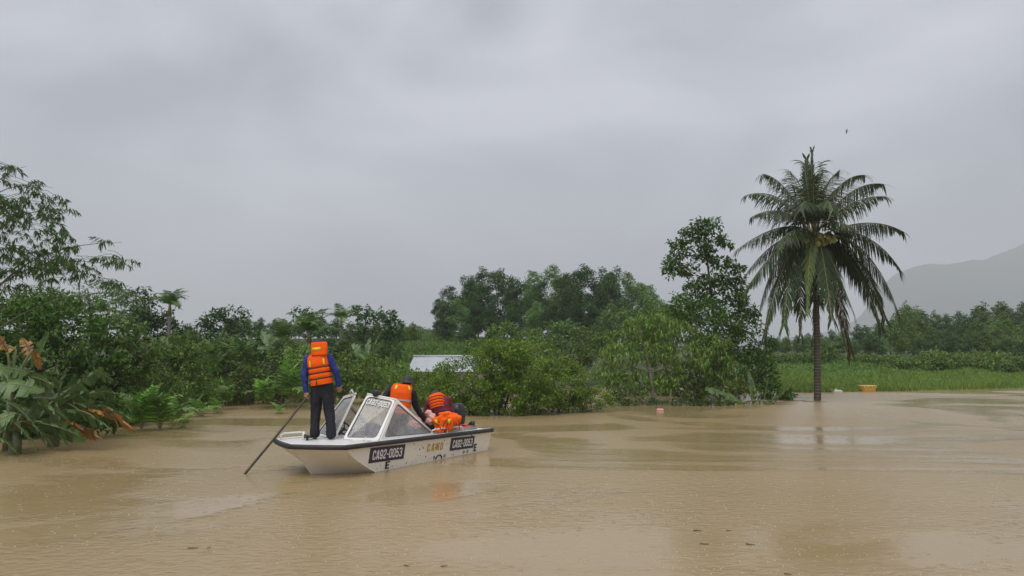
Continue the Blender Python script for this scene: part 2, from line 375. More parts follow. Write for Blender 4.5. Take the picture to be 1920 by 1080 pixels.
def tag(o, label=None, cat=None, group=None, kind=None):
    if label: o['label'] = label
    if cat: o['category'] = cat
    if group: o['group'] = group
    if kind: o['kind'] = kind
    return o
def thing(name, label, cat, loc=(0, 0, 0), group=None, rz=0.0):
    o = bpy.data.objects.new(name, None); COL.objects.link(o); o.location = loc; o.rotation_euler = (0, 0, rz); o.empty_display_size = 0.2
    return tag(o, label, cat, group)
def dup(root, loc, rz, sc, label=None, group=None):
    r = root.copy(); COL.objects.link(r); r.location = loc; r.rotation_euler = (0, 0, rz); r.scale = sc if hasattr(sc, '__len__') else (sc, sc, sc)
    if label: r['label'] = label
    if group: r['group'] = group
    for ch in list(root.children):
        c = ch.copy(); COL.objects.link(c); c.parent = r
        for g in list(ch.children):
            d = g.copy(); COL.objects.link(d); d.parent = c
    return r
def bez(p0, p1, p2, n):
    return [(p0*(1-t)**2 + p1*2*t*(1-t) + p2*t*t) for t in [i/(n-1) for i in range(n)]]

# ------------------------------------------------------------------ terrain, water, mountain
SHORE = np.array([(-900, 13), (-400, 15), (0, 16.5), (260, 20.5), (400, 27), (520, 31), (640, 35), (760, 40), (900, 43), (1100, 42), (1300, 40), (1450, 38), (1500, 36.2), (1700, 38.0), (1920, 41), (2300, 45), (2900, 52)], float)
SLOPE = np.array([(-900, .09), (400, .09), (760, .105), (1050, .09), (1350, .055), (1500, .044), (2900, .044)], float)
def terrain(x, y):
    x = np.asarray(x, float); y = np.asarray(y, float)
    px = np.where(y > 1, 960 + F * x / np.maximum(y, 1), np.where(x < 0, -2000, 4000))
    ys = np.interp(px, SHORE[:, 0], SHORE[:, 1]); sl = np.interp(px, SLOPE[:, 0], SLOPE[:, 1])
    e = y - ys
    up = sl * np.minimum(e, 30) + 0.012 * np.clip(e - 30, 0, 60)
    h = np.where(e > 0, up, np.maximum(e * 0.12, -1.6))
    h = np.where(y < 8, -1.6, h)
    return h + np.where(e > 1, 0.12*np.sin(x*0.7)*np.cos(y*0.5), 0) * np.clip(e/8, 0, 1)
def ground_z(x, y): return float(terrain(x, y))

def build_terrain():
    def axis(a, b, step, far, grow=1.35):
        c = list(np.arange(a, b + 1e-6, step)); s = step
        while c[-1] < far: s *= grow; c.append(c[-1] + s)
        s = step
        while c[0] > -far: s *= grow; c.insert(0, c[0] - s)
        return np.array(c)
    xs = axis(-45, 60, 1.0, 4000); ys = axis(5, 110, 0.8, 4600)
    X, Y = np.meshgrid(xs, ys); Z = terrain(X, Y)
    V = np.stack([X, Y, Z], -1).reshape(-1, 3); nx, ny = len(xs), len(ys)
    i = np.arange(nx-1)[None, :] + np.arange(ny-1)[:, None]*nx
    q = np.stack([i, i+1, i+nx+1, i+nx], -1).reshape(-1)
    o = link('terrain', mesh_np('terrain', V, q, np.full((nx-1)*(ny-1), 4)), 'ground_green', smooth=True); o['kind'] = 'structure'
    w = MB(); w.add([(-320, -120, 0), (320, -120, 0), (320, 75, 0), (-320, 75, 0)], [(0, 1, 2, 3)])
    tag(w.build('water', 'muddy_water', smooth=False), kind='structure')
build_terrain()

def build_mountain():
    D = 2600.0
    ridge = [(700, 640), (1000, 634), (1250, 628), (1450, 638), (1560, 622), (1610, 596), (1650, 540), (1672, 518), (1690, 508), (1720, 497), (1790, 491), (1850, 484), (1890, 468), (1940, 448), (2050, 420), (2200, 410), (2400, 440), (2700, 520)]
    rx = [r[0] for r in ridge]; ry = [r[1] for r in ridge]
    pxs = np.linspace(700, 2700, 220); V = []
    rows = 16
    for j in range(rows + 1):
        v = j / rows
        for px in pxs:
            top = W(px, np.interp(px, rx, ry) + 3.5*mnoise.noise((px*0.03, 1.3, 0)) + 1.5*mnoise.noise((px*0.11, 5.3, 0)), D)
            yy = D + (v - 0.5) * 1400
            prof = max(0.0, 1 - abs(v - 0.5)*2) ** 0.9
            z = top.z * prof + 26*prof*(1-prof)*4*mnoise.noise((px*0.012, v*6, 2.0)) - 2
            V.append((top.x * yy / D if v > 0.5 else top.x, yy, z))
    n = len(pxs); q = []
    for j in range(rows):
        for i in range(n-1): q += [j*n+i, j*n+i+1, (j+1)*n+i+1, (j+1)*n+i]
    o = link('mountain', mesh_np('mountain', np.array(V), q, np.full(rows*(n-1), 4)), 'mountain_forest', smooth=True); o['kind'] = 'structure'
build_mountain()

# ------------------------------------------------------------------ foliage
def unit(v): return v / np.maximum(np.linalg.norm(v, axis=1, keepdims=True), 1e-6)
def leaf_mesh(name, P, D, Nn, Ln, Wd, fold=0.18):
    D = unit(D); S = unit(np.cross(D, Nn)); U = np.cross(S, D)
    Ln = Ln[:, None]; Wd = Wd[:, None]
    a = P; b = P + D*Ln*0.42 - S*Wd*0.5 + U*Wd*fold; c = P + D*Ln - U*Ln*0.10; d = P + D*Ln*0.42 + S*Wd*0.5 + U*Wd*fold
    V = np.stack([a, b, c, d], 1).reshape(-1, 3); n = len(P); i = np.arange(n)*4
    fl = np.stack([i, i+2, i+1, i, i+3, i+2], 1).reshape(-1)
    return mesh_np(name, V, fl, np.full(2*n, 3))
def clumps_from(ells, clump, rng, fill=1.5):
    """ellipsoids (centre, radii) -> leaf clumps (centre, radius)"""
    C = []; Rr = []
    for c, r in ells:
        c = np.array(c, float); r = np.array(r, float)
        rc = clump * min(r[0], r[2]); rc = max(rc, 0.05)
        m = max(5, int(fill * (r[0]*r[1] + r[0]*r[2] + r[1]*r[2]) / (3 * rc*rc)))
        d = unit(rng.normal(size=(m, 3))); fr = rng.uniform(0.25, 1.0, m) ** 0.45
        p = c + d * r * fr[:, None] * 0.95
        C.append(p); Rr.append(rc * rng.uniform(0.55, 1.3, m))
    return np.concatenate(C), np.concatenate(Rr)
def foliage(name, ells, leaf, ratio=0.45, cov=1.0, clump=0.30, droop=0.25, seed=0, flat=0.75, fill=1.5, updir=0.0, spread=1.0):
    rng = np.random.default_rng(seed)
    C, Rr = clumps_from(ells, clump, rng, fill*1.7)
    cnt = np.maximum(6, (cov * 4 * Rr*Rr / (leaf*leaf*ratio*0.5) * 0.95)).astype(int)
    idx = np.repeat(np.arange(len(C)), cnt); n = len(idx)
    d = unit(rng.normal(size=(n, 3))); fr = rng.uniform(0.05, 1, n) ** 0.5
    P = C[idx] + d * (Rr[idx]*fr)[:, None] * np.array([1, 1, flat]) * spread
    D = d*0.7 + rng.normal(size=(n, 3))*0.55; D[:, 2] += updir - droop
    Nn = rng.normal(size=(n, 3))*0.5 + d*0.4; Nn[:, 2] += 0.8
    Ln = leaf * rng.uniform(0.65, 1.3, n); Wd = Ln * ratio * rng.uniform(0.8, 1.2, n)
    return leaf_mesh(name, P, D, Nn, Ln, Wd), C, Rr
def limbs(mb, base, C, tr, rng, nmax=26, top=None, lean=0.0, stems=1):
    """trunk(s) and limbs reaching for the clumps"""
    C = np.asarray(C); cen = C.mean(0); zt = C[:, 2].max(); zb = C[:, 2].min()
    heads = []
    for s in range(stems):
        b = Vector(base) + Vector((rng.normal()*0.12*(stems > 1), rng.normal()*0.12*(stems > 1), 0))
        tp = Vector((cen[0]*0.75 + C[rng.integers(len(C))][0]*0.25, cen[1], zb + (zt - zb)*0.82)) if stems == 1 else Vector(C[rng.integers(len(C))])*0.6 + Vector((cen[0], cen[1], zt))*0.4
        mid = (b + tp)/2 + Vector((rng.normal()*0.06, rng.normal()*0.06, 0)) * (tp - b).length
        pts = bez(b - Vector((0, 0, 0.4)), mid, tp, 9)
        mb.tube(pts, [tr*(1 - 0.85*i/8) for i in range(9)], 7); heads.append(pts)
    pick = rng.choice(len(C), min(nmax, len(C)), replace=False)
    for k in pick:
        e = Vector(C[k]); pts = heads[k % stems]
        best = min(range(2, 8), key=lambda i: abs(pts[i].z - (e.z - 0.35*(e - pts[i]).length)))
        s = pts[best]; m = (s + e)/2 - Vector((0, 0, 0.08*(e - s).length))
        r0 = tr*(1 - 0.85*best/8)*0.5
        mb.tube(bez(s, m, e, 5), [r0, r0*0.75, r0*0.5, r0*0.33, r0*0.15], 5, cap=False)

def px_ells(specs, Y, deep=0.8):
    k = m_per_px(Y); out = []
    for s in specs:
        cx, cy, rx, ry = s[:4]; dy = s[4] if len(s) > 4 else 0.0
        c = W(cx, cy, Y + dy); out.append((tuple(c), (rx*k, min(rx, ry*1.6)*k*deep, ry*k)))
    return out
def px_tree(name, label, cat, specs, Y, leaf, mat, base_px=None, group=None, tr=0.09, bark='bark', nl=22, stems=1, deep=0.8, crownname='crown', **kw):
    ells = px_ells(specs, Y, deep)
    bx = base_px if base_px is not None else sum(s[0] for s in specs)/len(specs)
    b = W(bx, 700, Y); gz = ground_z(b.x, Y); base = Vector((b.x, Y, min(gz, 1e9)))
    kw.setdefault('seed', int(abs(bx)*7 + Y*13))
    me, C, Rr = foliage(crownname, ells, leaf, **kw)
    t = thing(name, label, cat, (base.x, base.y, base.z), group)
    link(crownname, me, mat, t)
    mb = MB(); limbs(mb, base, C, tr, np.random.default_rng(kw['seed']+1), nl, stems=stems); mb.build('trunk' if stems == 1 else 'stem', bark, t)
    return t
def local_tree(name, label, cat, ells, leaf, mat, group=None, tr=0.12, bark='bark', nl=22, seed=1, stems=1, **kw):
    me, C, Rr = foliage('crown', ells, leaf, seed=seed, **kw)
    t = thing(name, label, cat, (0, 0, 0), group)
    o = link('crown', me, mat); o.parent = t
    mb = MB(); limbs(mb, (0, 0, 0), C, tr, np.random.default_rng(seed+1), nl, stems=stems); o = mb.build('trunk', bark); o.parent = t
    return t

# ---- fronds
def frond_mesh(pts, leaflet=0.7, n=60, width=0.045, hang=0.6, fwd=0.55, lift=0.25, start=0.12, seed=0, rr=0.025, segs=3, jag=0.15):
    """feather palm frond along a polyline: stalk + two rows of leaflets"""
    rng = random.Random(seed); mb = MB(); k = len(pts); pts = [Vector(p) for p in pts]
    mb.tube(pts, [rr*(1 - 0.85*i/(k-1)) for i in range(k)], 5, mi=1)
    for i in range(n):
        s = start + (1 - start)*(i + 0.5)/n; x = s*(k-1); j = min(int(x), k-2); f = x - j
        p = pts[j].lerp(pts[j+1], f); t = (pts[j+1] - pts[j]).normalized()
        lat = t.cross(Vector((0, 0, 1))); lat = lat.normalized() if lat.length > 0.12 else Vector((1, 0.2, 0)).cross(t).normalized()
        up = lat.cross(t).normalized()
        if up.z < 0: up = -up
        env = math.sin(min(1.0, (0.16 + s*0.92))*math.pi)**0.55 if s < 0.95 else 0.55
        for sd in (-1, 1):
            Lf = leaflet*max(0.3, env)*rng.uniform(1 - jag, 1 + jag)
            d = (lat*sd + t*(fwd + 0.5*s*s)*rng.uniform(0.8, 1.2) + up*lift).normalized()
            w = width*rng.uniform(0.75, 1.2); side = d.cross(up); side = side.normalized() if side.length > 0.1 else t
            q = p.copy(); vs = [q + side*w*0.25, q - side*w*0.25]
            g = hang*rng.uniform(0.6, 1.4)
            for a in range(1, segs+1):
                d = (d + Vector((0, 0, -g*0.75))*(1.0/segs)*1.6).normalized(); q = q + d*(Lf/segs)
                ww = w*(0.5 if a < segs else 0.06)
                vs += [q + side*ww, q - side*ww]
            mb.add(vs, [(2*a, 2*a+1, 2*a+3, 2*a+2) for a in range(segs)], 0)
    return mb
def frond_obj(mb, name, mats, parent=None):
    me = bpy.data.meshes.new(name); me.from_pydata(mb.v, [], mb.f); me.update()
    for m in mats: me.materials.append(MATS[m])
    me.polygons.foreach_set('material_index', mb.m)
    o = bpy.data.objects.new(name, me); COL.objects.link(o)
    if parent: adopt(o, parent)
    return o
FR = {}
def frond_proto(key, length, arch, leaflet, n, width, hang, lift, mats, seed, start=0.12, fwd=0.55, rr=0.02, segs=3):
    pts = []
    ang = R(arch[0]); p = Vector((0, 0, 0)); m = 12
    for i in range(m):
        pts.append(p.copy()); ang_i = R(arch[0] + (arch[1] - arch[0])*(i/(m-1))**1.3)
        p = p + Vector((math.cos(ang_i), 0, math.sin(ang_i)))*(length/(m-1))
    o = frond_obj(frond_mesh(pts, leaflet, n, width, hang, fwd, lift, start, seed, rr, segs), 'frond', mats)
    FR[key] = o.data; bpy.data.objects.remove(o)
def palm(name, label, cat, base, height, keys, nfr, group=None, stem_r=0.06, lean=(0, 0), seed=0, sc=1.0, tilt=(0, 0), shaft=True, stem_mat='bark_pale', elev=None):
    """slender palm: stem, crownshaft and fronds as parts (fronds share mesh data)"""
    rng = random.Random(seed); t = thing(name, label, cat, base, group)
    top = Vector((lean[0], lean[1], height))
    if height > 0.5:
        mb = MB(); mb.tube(bez(Vector((0, 0, -0.4)), Vector((lean[0]*0.2, lean[1]*0.2, height*0.6)), top, 8), [stem_r*1.1]*2 + [stem_r]*5 + [stem_r*0.9], 8)
        o = mb.build('stem', stem_mat); o.parent = t
        if shaft:
            mb = MB(); mb.tube([top - Vector((0, 0, 0.05)), top + Vector((0, 0, 0.2)), top + Vector((0, 0, 0.42))], [stem_r*1.02, stem_r*1.05, stem_r*0.6], 8)
            o = mb.build('crownshaft', 'husk'); o.parent = t
            top = top + Vector((0, 0, 0.36))
    for i in range(nfr):
        o = bpy.data.objects.new('frond', FR[rng.choice(keys)]); COL.objects.link(o); o.parent = t
        o.location = top - Vector((0, 0, 0.0))
        a = 2*math.pi*(i*0.382 + rng.uniform(-.06, .06)); e = rng.uniform(-12, 10) if elev is None else rng.uniform(*elev)
        o.rotation_euler = (rng.uniform(-.2, .2), R(-e + (28 if elev is None else 10) - (52 if elev is None else 40)*(1 - i/nfr)), a); s = sc*rng.uniform(0.85, 1.12); o.scale = (s, s, s)
    return t

# ---- banana
def banana_leaf(p0, p1, p2, width, seed, torn=0.6, fold=0.35, twist=0.0, n=18, hangs=0.25, petiole=0.12):
    """midrib on a curve, the blade cut into strips that hang unevenly"""
    rng = random.Random(seed); pts = bez(Vector(p0), Vector(p1), Vector(p2), n+1); blade = MB()
    view = (Vector((0, 0, CAMZ)) - Vector((p0[0], p0[1], 0))); 
    left = [[], []]; prevcut = [True, True]; off = [0.0, 0.0]
    for sd in (0, 1):
        sg = -1 if sd == 0 else 1; run = []
        def flush(run):
            if len(run) > 1:
                vs = []
                for a, b, c in run: vs += [a, b, c]
                fs = []
                for i in range(len(run)-1):
                    fs += [(3*i, 3*i+1, 3*i+4, 3*i+3), (3*i+1, 3*i+2, 3*i+5, 3*i+4)]
                blade.add(vs, fs)
        drop = rng.uniform(0, hangs)
        for i in range(n+1):
            s = i/n
            t = (pts[min(i+1, n)] - pts[max(i-1, 0)]).normalized()
            lat = t.cross(Vector((0, 0, 1))); lat = lat.normalized() if lat.length > 0.15 else t.cross(Vector((0.3, 1, 0))).normalized()
            up = lat.cross(t); 
            if up.z < 0: up = -up
            lat2 = (lat*math.cos(twist) + up*math.sin(twist)); up2 = up*math.cos(twist) - lat*math.sin(twist)
            w = width*0.5*(max(0.0, math.sin(math.pi*min(1, (s - petiole)/(1 - petiole)*0.93 + 0.05)))**0.55 if s > petiole else 0.0) + 0.006
            def rib(dr, shift=0.0):
                e = lat2*sg*w
                a = pts[i] + t*shift; mid = a + e*0.55 + up2*w*(fold*0.55 - 0.02) + Vector((0, 0, -dr*w*0.35)); ed = a + e*(0.98 - 0.2*dr) + up2*w*(fold*0.62) + Vector((0, 0, -dr*w*1.25)) + t*w*0.22
                return (a, mid, ed)
            run.append(rib(drop))
            if i not in (0, n) and s > petiole and rng.random() < torn:
                flush(run); drop2 = rng.uniform(0, hangs*2.2)
                gap = (pts[1] - pts[0]).length*rng.uniform(0.03, 0.16)
                run = [rib(drop2, gap)]; drop = drop2
        flush(run)
    rib = MB(); rib.tube(pts, [0.022*(1 - 0.8*i/n) for i in range(n+1)], 5)
    return blade, rib

# ------------------------------------------------------------------ BOAT
BX = Vector((-0.545, -0.8385)); BX.normalize(); BY = Vector((-BX.y, BX.x))   # bow direction, port direction
ORG = BX * (-7.97 - 4.47) + BY * (-9.37) + Vector((0.0, 0.14))
BOATM = Matrix(((BX.x, BY.x, 0, ORG.x), (BX.y, BY.y, 0, ORG.y), (0, 0, 1, 0), (0, 0, 0, 1)))
def B(x, y, z): return BOATM @ Vector((x, y, z))
def boat_local(p): return BOATM.inverted() @ Vector(p)
boat = thing('motor_boat', 'white open motor boat with windscreen and black rubber rail afloat in the flood', 'boat')
boat.matrix_world = BOATM
def bpart(mb, name, mat, parent=None, smooth=True):
    o = mb.build(name, mat, None, smooth); o.parent = parent or boat; return o
def sheer(x): return 0.415 + 0.085*min(max(x, 0), 4.07)/4.07
def side_t(z): return 0.725 + 0.085*z/0.47
NV = 8
def stemc(v):  # tip to below water
    z = 0.47 - 0.75*v; q = (0.5 - z)/0.5
    return Vector((4.45 - 0.46*q**0.9, 0.0, z))
def cornerc(v):
    z = 0.47 - 0.75*v; q = max(0, (0.5 - z)/0.5)
    return Vector((4.06 - 0.78*q**1.35, 0.815 - 0.09*min(q, 1.4), z))
def sternc(v):
    z = 0.385 - 0.66*v
    return Vector((0.0 + 0.05*v, side_t(z) - 0.005, z))
hb = MB()
for sg in (1, -1):
    M = lambda p: (p.x, p.y*sg, p.z)
    for A, Bc, nu in ((sternc, cornerc, 14), (cornerc, stemc, 8)):
        vs = []; fs = []
        for i in range(nu+1):
            u = i/nu
            for j in range(NV+1):
                v = j/NV; p = A(v).lerp(Bc(v), u)
                if A is cornerc: p.y += 0.015*math.sin(math.pi*u)*(1 - v*0.8); p.x += 0.02*math.sin(math.pi*u)*(1 - v)
                vs.append(M(p))
        for i in range(nu):
            for j in range(NV): fs.append((i*(NV+1)+j, (i+1)*(NV+1)+j, (i+1)*(NV+1)+j+1, i*(NV+1)+j+1))
        hb.add(vs, fs)
tv = [(sternc(j/NV).x, s*sternc(j/NV).y, sternc(j/NV).z) for j in range(NV+1) for s in (1, -1)]
hb.add(tv, [(2*j, 2*j+1, 2*j+3, 2*j+2) for j in range(NV)])
hull = bpart(hb, 'hull', 'hull_paint', smooth=False)
# spray strakes on the bow: along stem and corner
for nm, cf, sgs, r in (('keel_strip', lambda v: stemc(v) + Vector((0.006, 0, 0)), (1,), 0.012), ('chine_strip', lambda v: cornerc(v) + Vector((0.004, 0.004, 0)), (1, -1), 0.008)):
    for sg in sgs:
        s = MB(); s.tube([(cf(v/10).x, cf(v/10).y*sg, cf(v/10).z) for v in range(0, 9)], r, 6); bpart(s, nm, 'frame_paint')
# outline of the deck
def outline(off, n=14):
    pts = []
    for i in range(n+1): x = 4.06*i/n; pts.append(Vector((x, 0.815 - off - 0.012*(1 - x/4.06), sheer(x))))
    for i in range(1, 7):
        u = i/6; pts.append(Vector((4.06 + 0.39*u + 0.02*math.sin(math.pi*u) - off*u, (0.815 - off)*(1 - u) + 0.015*math.sin(math.pi*u), 0.5)))
    return pts
full = lambda off: outline(off) + [Vector((p.x, -p.y, p.z)) for p in reversed(outline(off)[:-1])]
rail = MB(); oz = full(-0.012)
# rubber rail, rounded rectangular section
prof = [(0.0, -0.040), (0.028, -0.034), (0.036, 0.0), (0.030, 0.028), (0.008, 0.038), (-0.03, 0.036), (-0.03, -0.036)]
vs = []; fs = []; k = len(oz); m = len(prof)
for i, p in enumerate(oz):
    t = (oz[min(i+1, k-1)] - oz[max(i-1, 0)]); t.z = 0; t.normalize(); nrm = Vector((t.y, -t.x, 0))
    if nrm.dot(Vector((p.x - 2.0, p.y, 0))) < 0: nrm = -nrm
    for a, b in prof: vs.append(p + nrm*a + Vector((0, 0, b - 0.012)))
for i in range(k-1):
    for j in range(m): fs.append((i*m+j, i*m+(j+1)%m, (i+1)*m+(j+1)%m, (i+1)*m+j))
fs += [tuple(range(m)), tuple((k-1)*m+j for j in range(m))]
rail.add(vs, fs); bpart(rail, 'rubber_rail', 'rubber')
# decks: fore deck (fan strips), side decks, aft deck with the cockpit left open
dk = MB(); ol = outline(0.0)
CK_T, CK_F, CK_A = 0.66, 3.22, 0.36
for i in range(len(ol)-1):
    a, b = ol[i], ol[i+1]
    for sg in (1, -1):
        if b.x <= CK_A + 1e-3 or a.x >= CK_F - 0.2:
            za = a.z; zb = b.z
            dk.add([(a.x, a.y*sg, za), (b.x, b.y*sg, zb), (b.x, 0, zb + 0.015), (a.x, 0, za + 0.015)], [(0, 1, 2, 3)])
        else:
            dk.add([(a.x, a.y*sg, a.z), (b.x, b.y*sg, b.z), (b.x, CK_T*sg, b.z + 0.012), (a.x, CK_T*sg, a.z + 0.012)], [(0, 1, 2, 3)])
bpart(dk, 'deck', 'deck_paint', smooth=False)
lip = MB(); lo = full(0.035); lip.tube([p + Vector((0, 0, 0.012)) for p in lo], 0.018, 6); bpart(lip, 'deck_lip', 'frame_paint')
ck = MB(); x0, x1, zf = 0.30, 3.05, 0.03
ck.add([(x0, CK_T, .50), (x1, CK_T, .50), (x1, -CK_T, .50), (x0, -CK_T, .50), (x0, CK_T-.06, zf), (x1, CK_T-.06, zf), (x1, -CK_T+.06, zf), (x0, -CK_T+.06, zf)],
       [(0, 1, 5, 4), (1, 2, 6, 5), (2, 3, 7, 6), (3, 0, 4, 7), (4, 5, 6, 7)])
bpart(ck, 'cockpit_liner', 'floor_grey', smooth=False)
# ---- windscreen
def rounded(poly, r, n=4):
    out = []; k = len(poly)
    for i in range(k):
        p, a, b = poly[i], poly[i-1], poly[(i+1) % k]
        da = (a - p); db = (b - p); q = min(r, 0.45*da.length, 0.45*db.length)
        A = p + da.normalized()*q; Bq = p + db.normalized()*q
        out += bez(A, p, Bq, n+1)
    return out
def inset(poly, d):
    k = len(poly); c = sum(poly, Vector())/k; out = []
    nrm = (poly[1] - poly[0]).cross(poly[2] - poly[0]).normalized()
    for i in range(k):
        p, a, b = poly[i], poly[i-1], poly[(i+1) % k]
        e1 = (p - a).normalized(); e2 = (b - p).normalized(); n1 = nrm.cross(e1); n2 = nrm.cross(e2)
        dd = d[i] if hasattr(d, '__len__') else d
        bis = (n1 + n2); out.append(p + bis * (dd / max(0.25, 1 + n1.dot(n2))))
    if (out[0] - c).length > (poly[0] - c).length: return inset(list(reversed(poly)), d)[::-1]
    return out
def pane(corners, fw, nm, th=0.028):
    corners = [Vector(c) for c in corners]; inn = inset(corners, fw)
    nrm = (corners[1] - corners[0]).cross(corners[2] - corners[0]).normalized()
    ro = rounded(corners, 0.05); ri = rounded(inn, 0.075); k = len(ro)
    vs = [p + nrm*th/2 for p in ro] + [p + nrm*th/2 for p in ri] + [p - nrm*th/2 for p in ro] + [p - nrm*th/2 for p in ri]; fs = []
    for i in range(k):
        j = (i+1) % k
        fs += [(i, j, k+j, k+i), (2*k+i, 3*k+i, 3*k+j, 2*k+j), (i, 2*k+i, 2*k+j, j), (k+i, k+j, 3*k+j, 3*k+i)]
    f = MB(); f.add(vs, fs); fo = bpart(f, nm, 'frame_paint', smooth=False)
    g = MB(); g.tube(ri + [ri[0], ri[1]], 0.0135, 6, cap=False); go = bpart(g, 'gasket', 'rubber', fo)
    gl = MB(); gl.add(ri, [tuple(range(k))]); po = bpart(gl, 'pane', 'glass', fo, smooth=False)
    return fo, inn, nrm
for sg in (1, -1):
    q = lambda x, y, z: Vector((x, y*sg, z))
    fo, inn, nrm = pane([q(3.41, .10, .50), q(2.885, .14, 1.225), q(2.70, .625, 1.14), q(3.24, .745, .50)], (.038, .032, .030, .048), 'front_window')
    if sg == 1: PORT_PANE = (fo, inn, nrm)
    pane([q(3.225, .755, .50), q(2.69, .635, 1.14), q(1.80, .765, .485)], (.050, .036, .026), 'side_window')
    cb = MB(); cb.tube([q(2.885, .14, 1.235), q(2.70, .625, 1.15), q(1.84, .76, .51)], 0.022, 7); bpart(cb, 'screen_edge', 'frame_paint')
# dashboard shelf under the screens
for i, sg in enumerate((1, -1)):
    d = MB(); d.box((3.10, 0.43*sg, 0.475), (0.34, 0.52, 0.06)); bpart(d, 'dashboard', 'frame_paint', smooth=False)
wh = MB(); wc = Vector((2.93, -0.36, 0.62)); tilt = Matrix.Rotation(R(-55), 3, 'Y')
ring = [wc + tilt @ Vector((0.165*math.cos(a), 0.165*math.sin(a), 0)) for a in [2*math.pi*i/20 for i in range(21)]]
wh.tube(ring, 0.014, 6, cap=False)
for a in (0.5, 2.6, 4.7): wh.tube([wc, wc + tilt @ Vector((0.16*math.cos(a), 0.16*math.sin(a), 0))], 0.011, 5)
wh.tube([wc, wc + tilt @ Vector((0, 0, -0.16))], 0.022, 6); bpart(wh, 'steering_wheel', 'black_plastic')
for x, y, mt in ((2.30, -0.42, 'seat_blue'), (2.32, 0.42, 'seat_grey')):
    s = MB(); s.box((x, y, 0.30), (0.40, 0.40, 0.10)); s.box((x, y, 0.14), (0.16, 0.16, 0.24))
    vs = []; fs = []
    for i in range(9):
        a = math.pi*i/8; yy = -0.19*math.cos(a); zz = 0.52 + 0.13*math.sin(a)**0.6
        vs += [(x - 0.20, y + yy, zz), (x - 0.14, y + yy*0.95, zz - 0.01), (x - 0.18, y + yy, 0.33), (x - 0.12, y + yy*0.95, 0.33)]
    for i in range(8):
        o = 4*i
        fs += [(o, o+4, o+5, o+1), (o+2, o+3, o+7, o+6), (o, o+2, o+6, o+4), (o+1, o+5, o+7, o+3)]
    s.add(vs, fs + [(0, 1, 3, 2), (32, 34, 35, 33)]); bpart(s, 'seat', mt, smooth=False)
# searchlight on the screen top
s = MB(); c = Vector((2.80, 0.30, 1.255)); s.tube([c + Vector((-0.07, 0, 0)), c + Vector((-0.02, 0, 0)), c + Vector((0.06, 0, 0)), c + Vector((0.08, 0, 0))], [0.03, 0.052, 0.06, 0.052], 12)
s.tube([c + Vector((0, 0, -0.08)), c], 0.02, 6); bpart(s, 'search_light', 'black_plastic')
# rails
def tube_part(nm, paths, r, mat):
    s = MB()
    for p in paths: s.tube(p, r, 7)
    return bpart(s, nm, mat)
for sg in (1, -1):
    z0 = 0.45
    tube_part('grab_rail', [[(1.86, .745*sg, z0), (1.84, .745*sg, .545), (1.75, .745*sg, .562), (0.98, .745*sg, .548), (0.91, .745*sg, .53), (0.90, .745*sg, .43)], [(1.38, .745*sg, .43), (1.38, .745*sg, .556)]], 0.014, 'frame_paint')
tube_part('bow_rail', [[(4.05, -.70, .49), (4.05, -.69, .59), (4.02, -.66, .615), (3.80, -.50, .625), (3.76, -.47, .61), (3.75, -.46, .49)]], 0.016, 'frame_paint')
tube_part('bow_post', [[(3.80, -.42, .49), (3.80, -.42, .64)]], 0.026, 'frame_paint')
s = MB(); s.tube([(3.86, -.27, .51), (3.86, -.27, .60)], 0.022, 8); s.tube([(3.80, -.27, .565), (3.92, -.27, .565)], 0.018, 7); s.tube([(3.86, -.34, .59), (3.86, -.20, .575)], 0.018, 7); bpart(s, 'mooring_cleat', 'black_plastic')
rp = [Vector((3.86, -.25, .55))]
for i in range(22): a = i*0.55; rp.append(Vector((3.72 + 0.07*math.cos(a)*(1 - i*0.02), -.33 + 0.10*math.sin(a), .517 + 0.002*i)))
tube_part('mooring_line', [rp], 0.007, 'black_plastic')
rp = [Vector((3.52, 0.50 + 0.0*i, .52)) for i in range(1)] + [Vector((3.50 + 0.10*math.sin(i*0.9), .42 + 0.05*i*0.8, .518 + (0.05 if i == 5 else 0.004*(i % 2)))) for i in range(9)]
tube_part('white_rope', [rp], 0.009, 'frame_paint')
tube_part('grab_handle', [[(2.91, -.16, 1.22), (2.93, -.17, 1.27), (2.91, -.22, 1.30), (2.89, -.27, 1.27), (2.88, -.28, 1.21)]], 0.013, 'frame_paint')
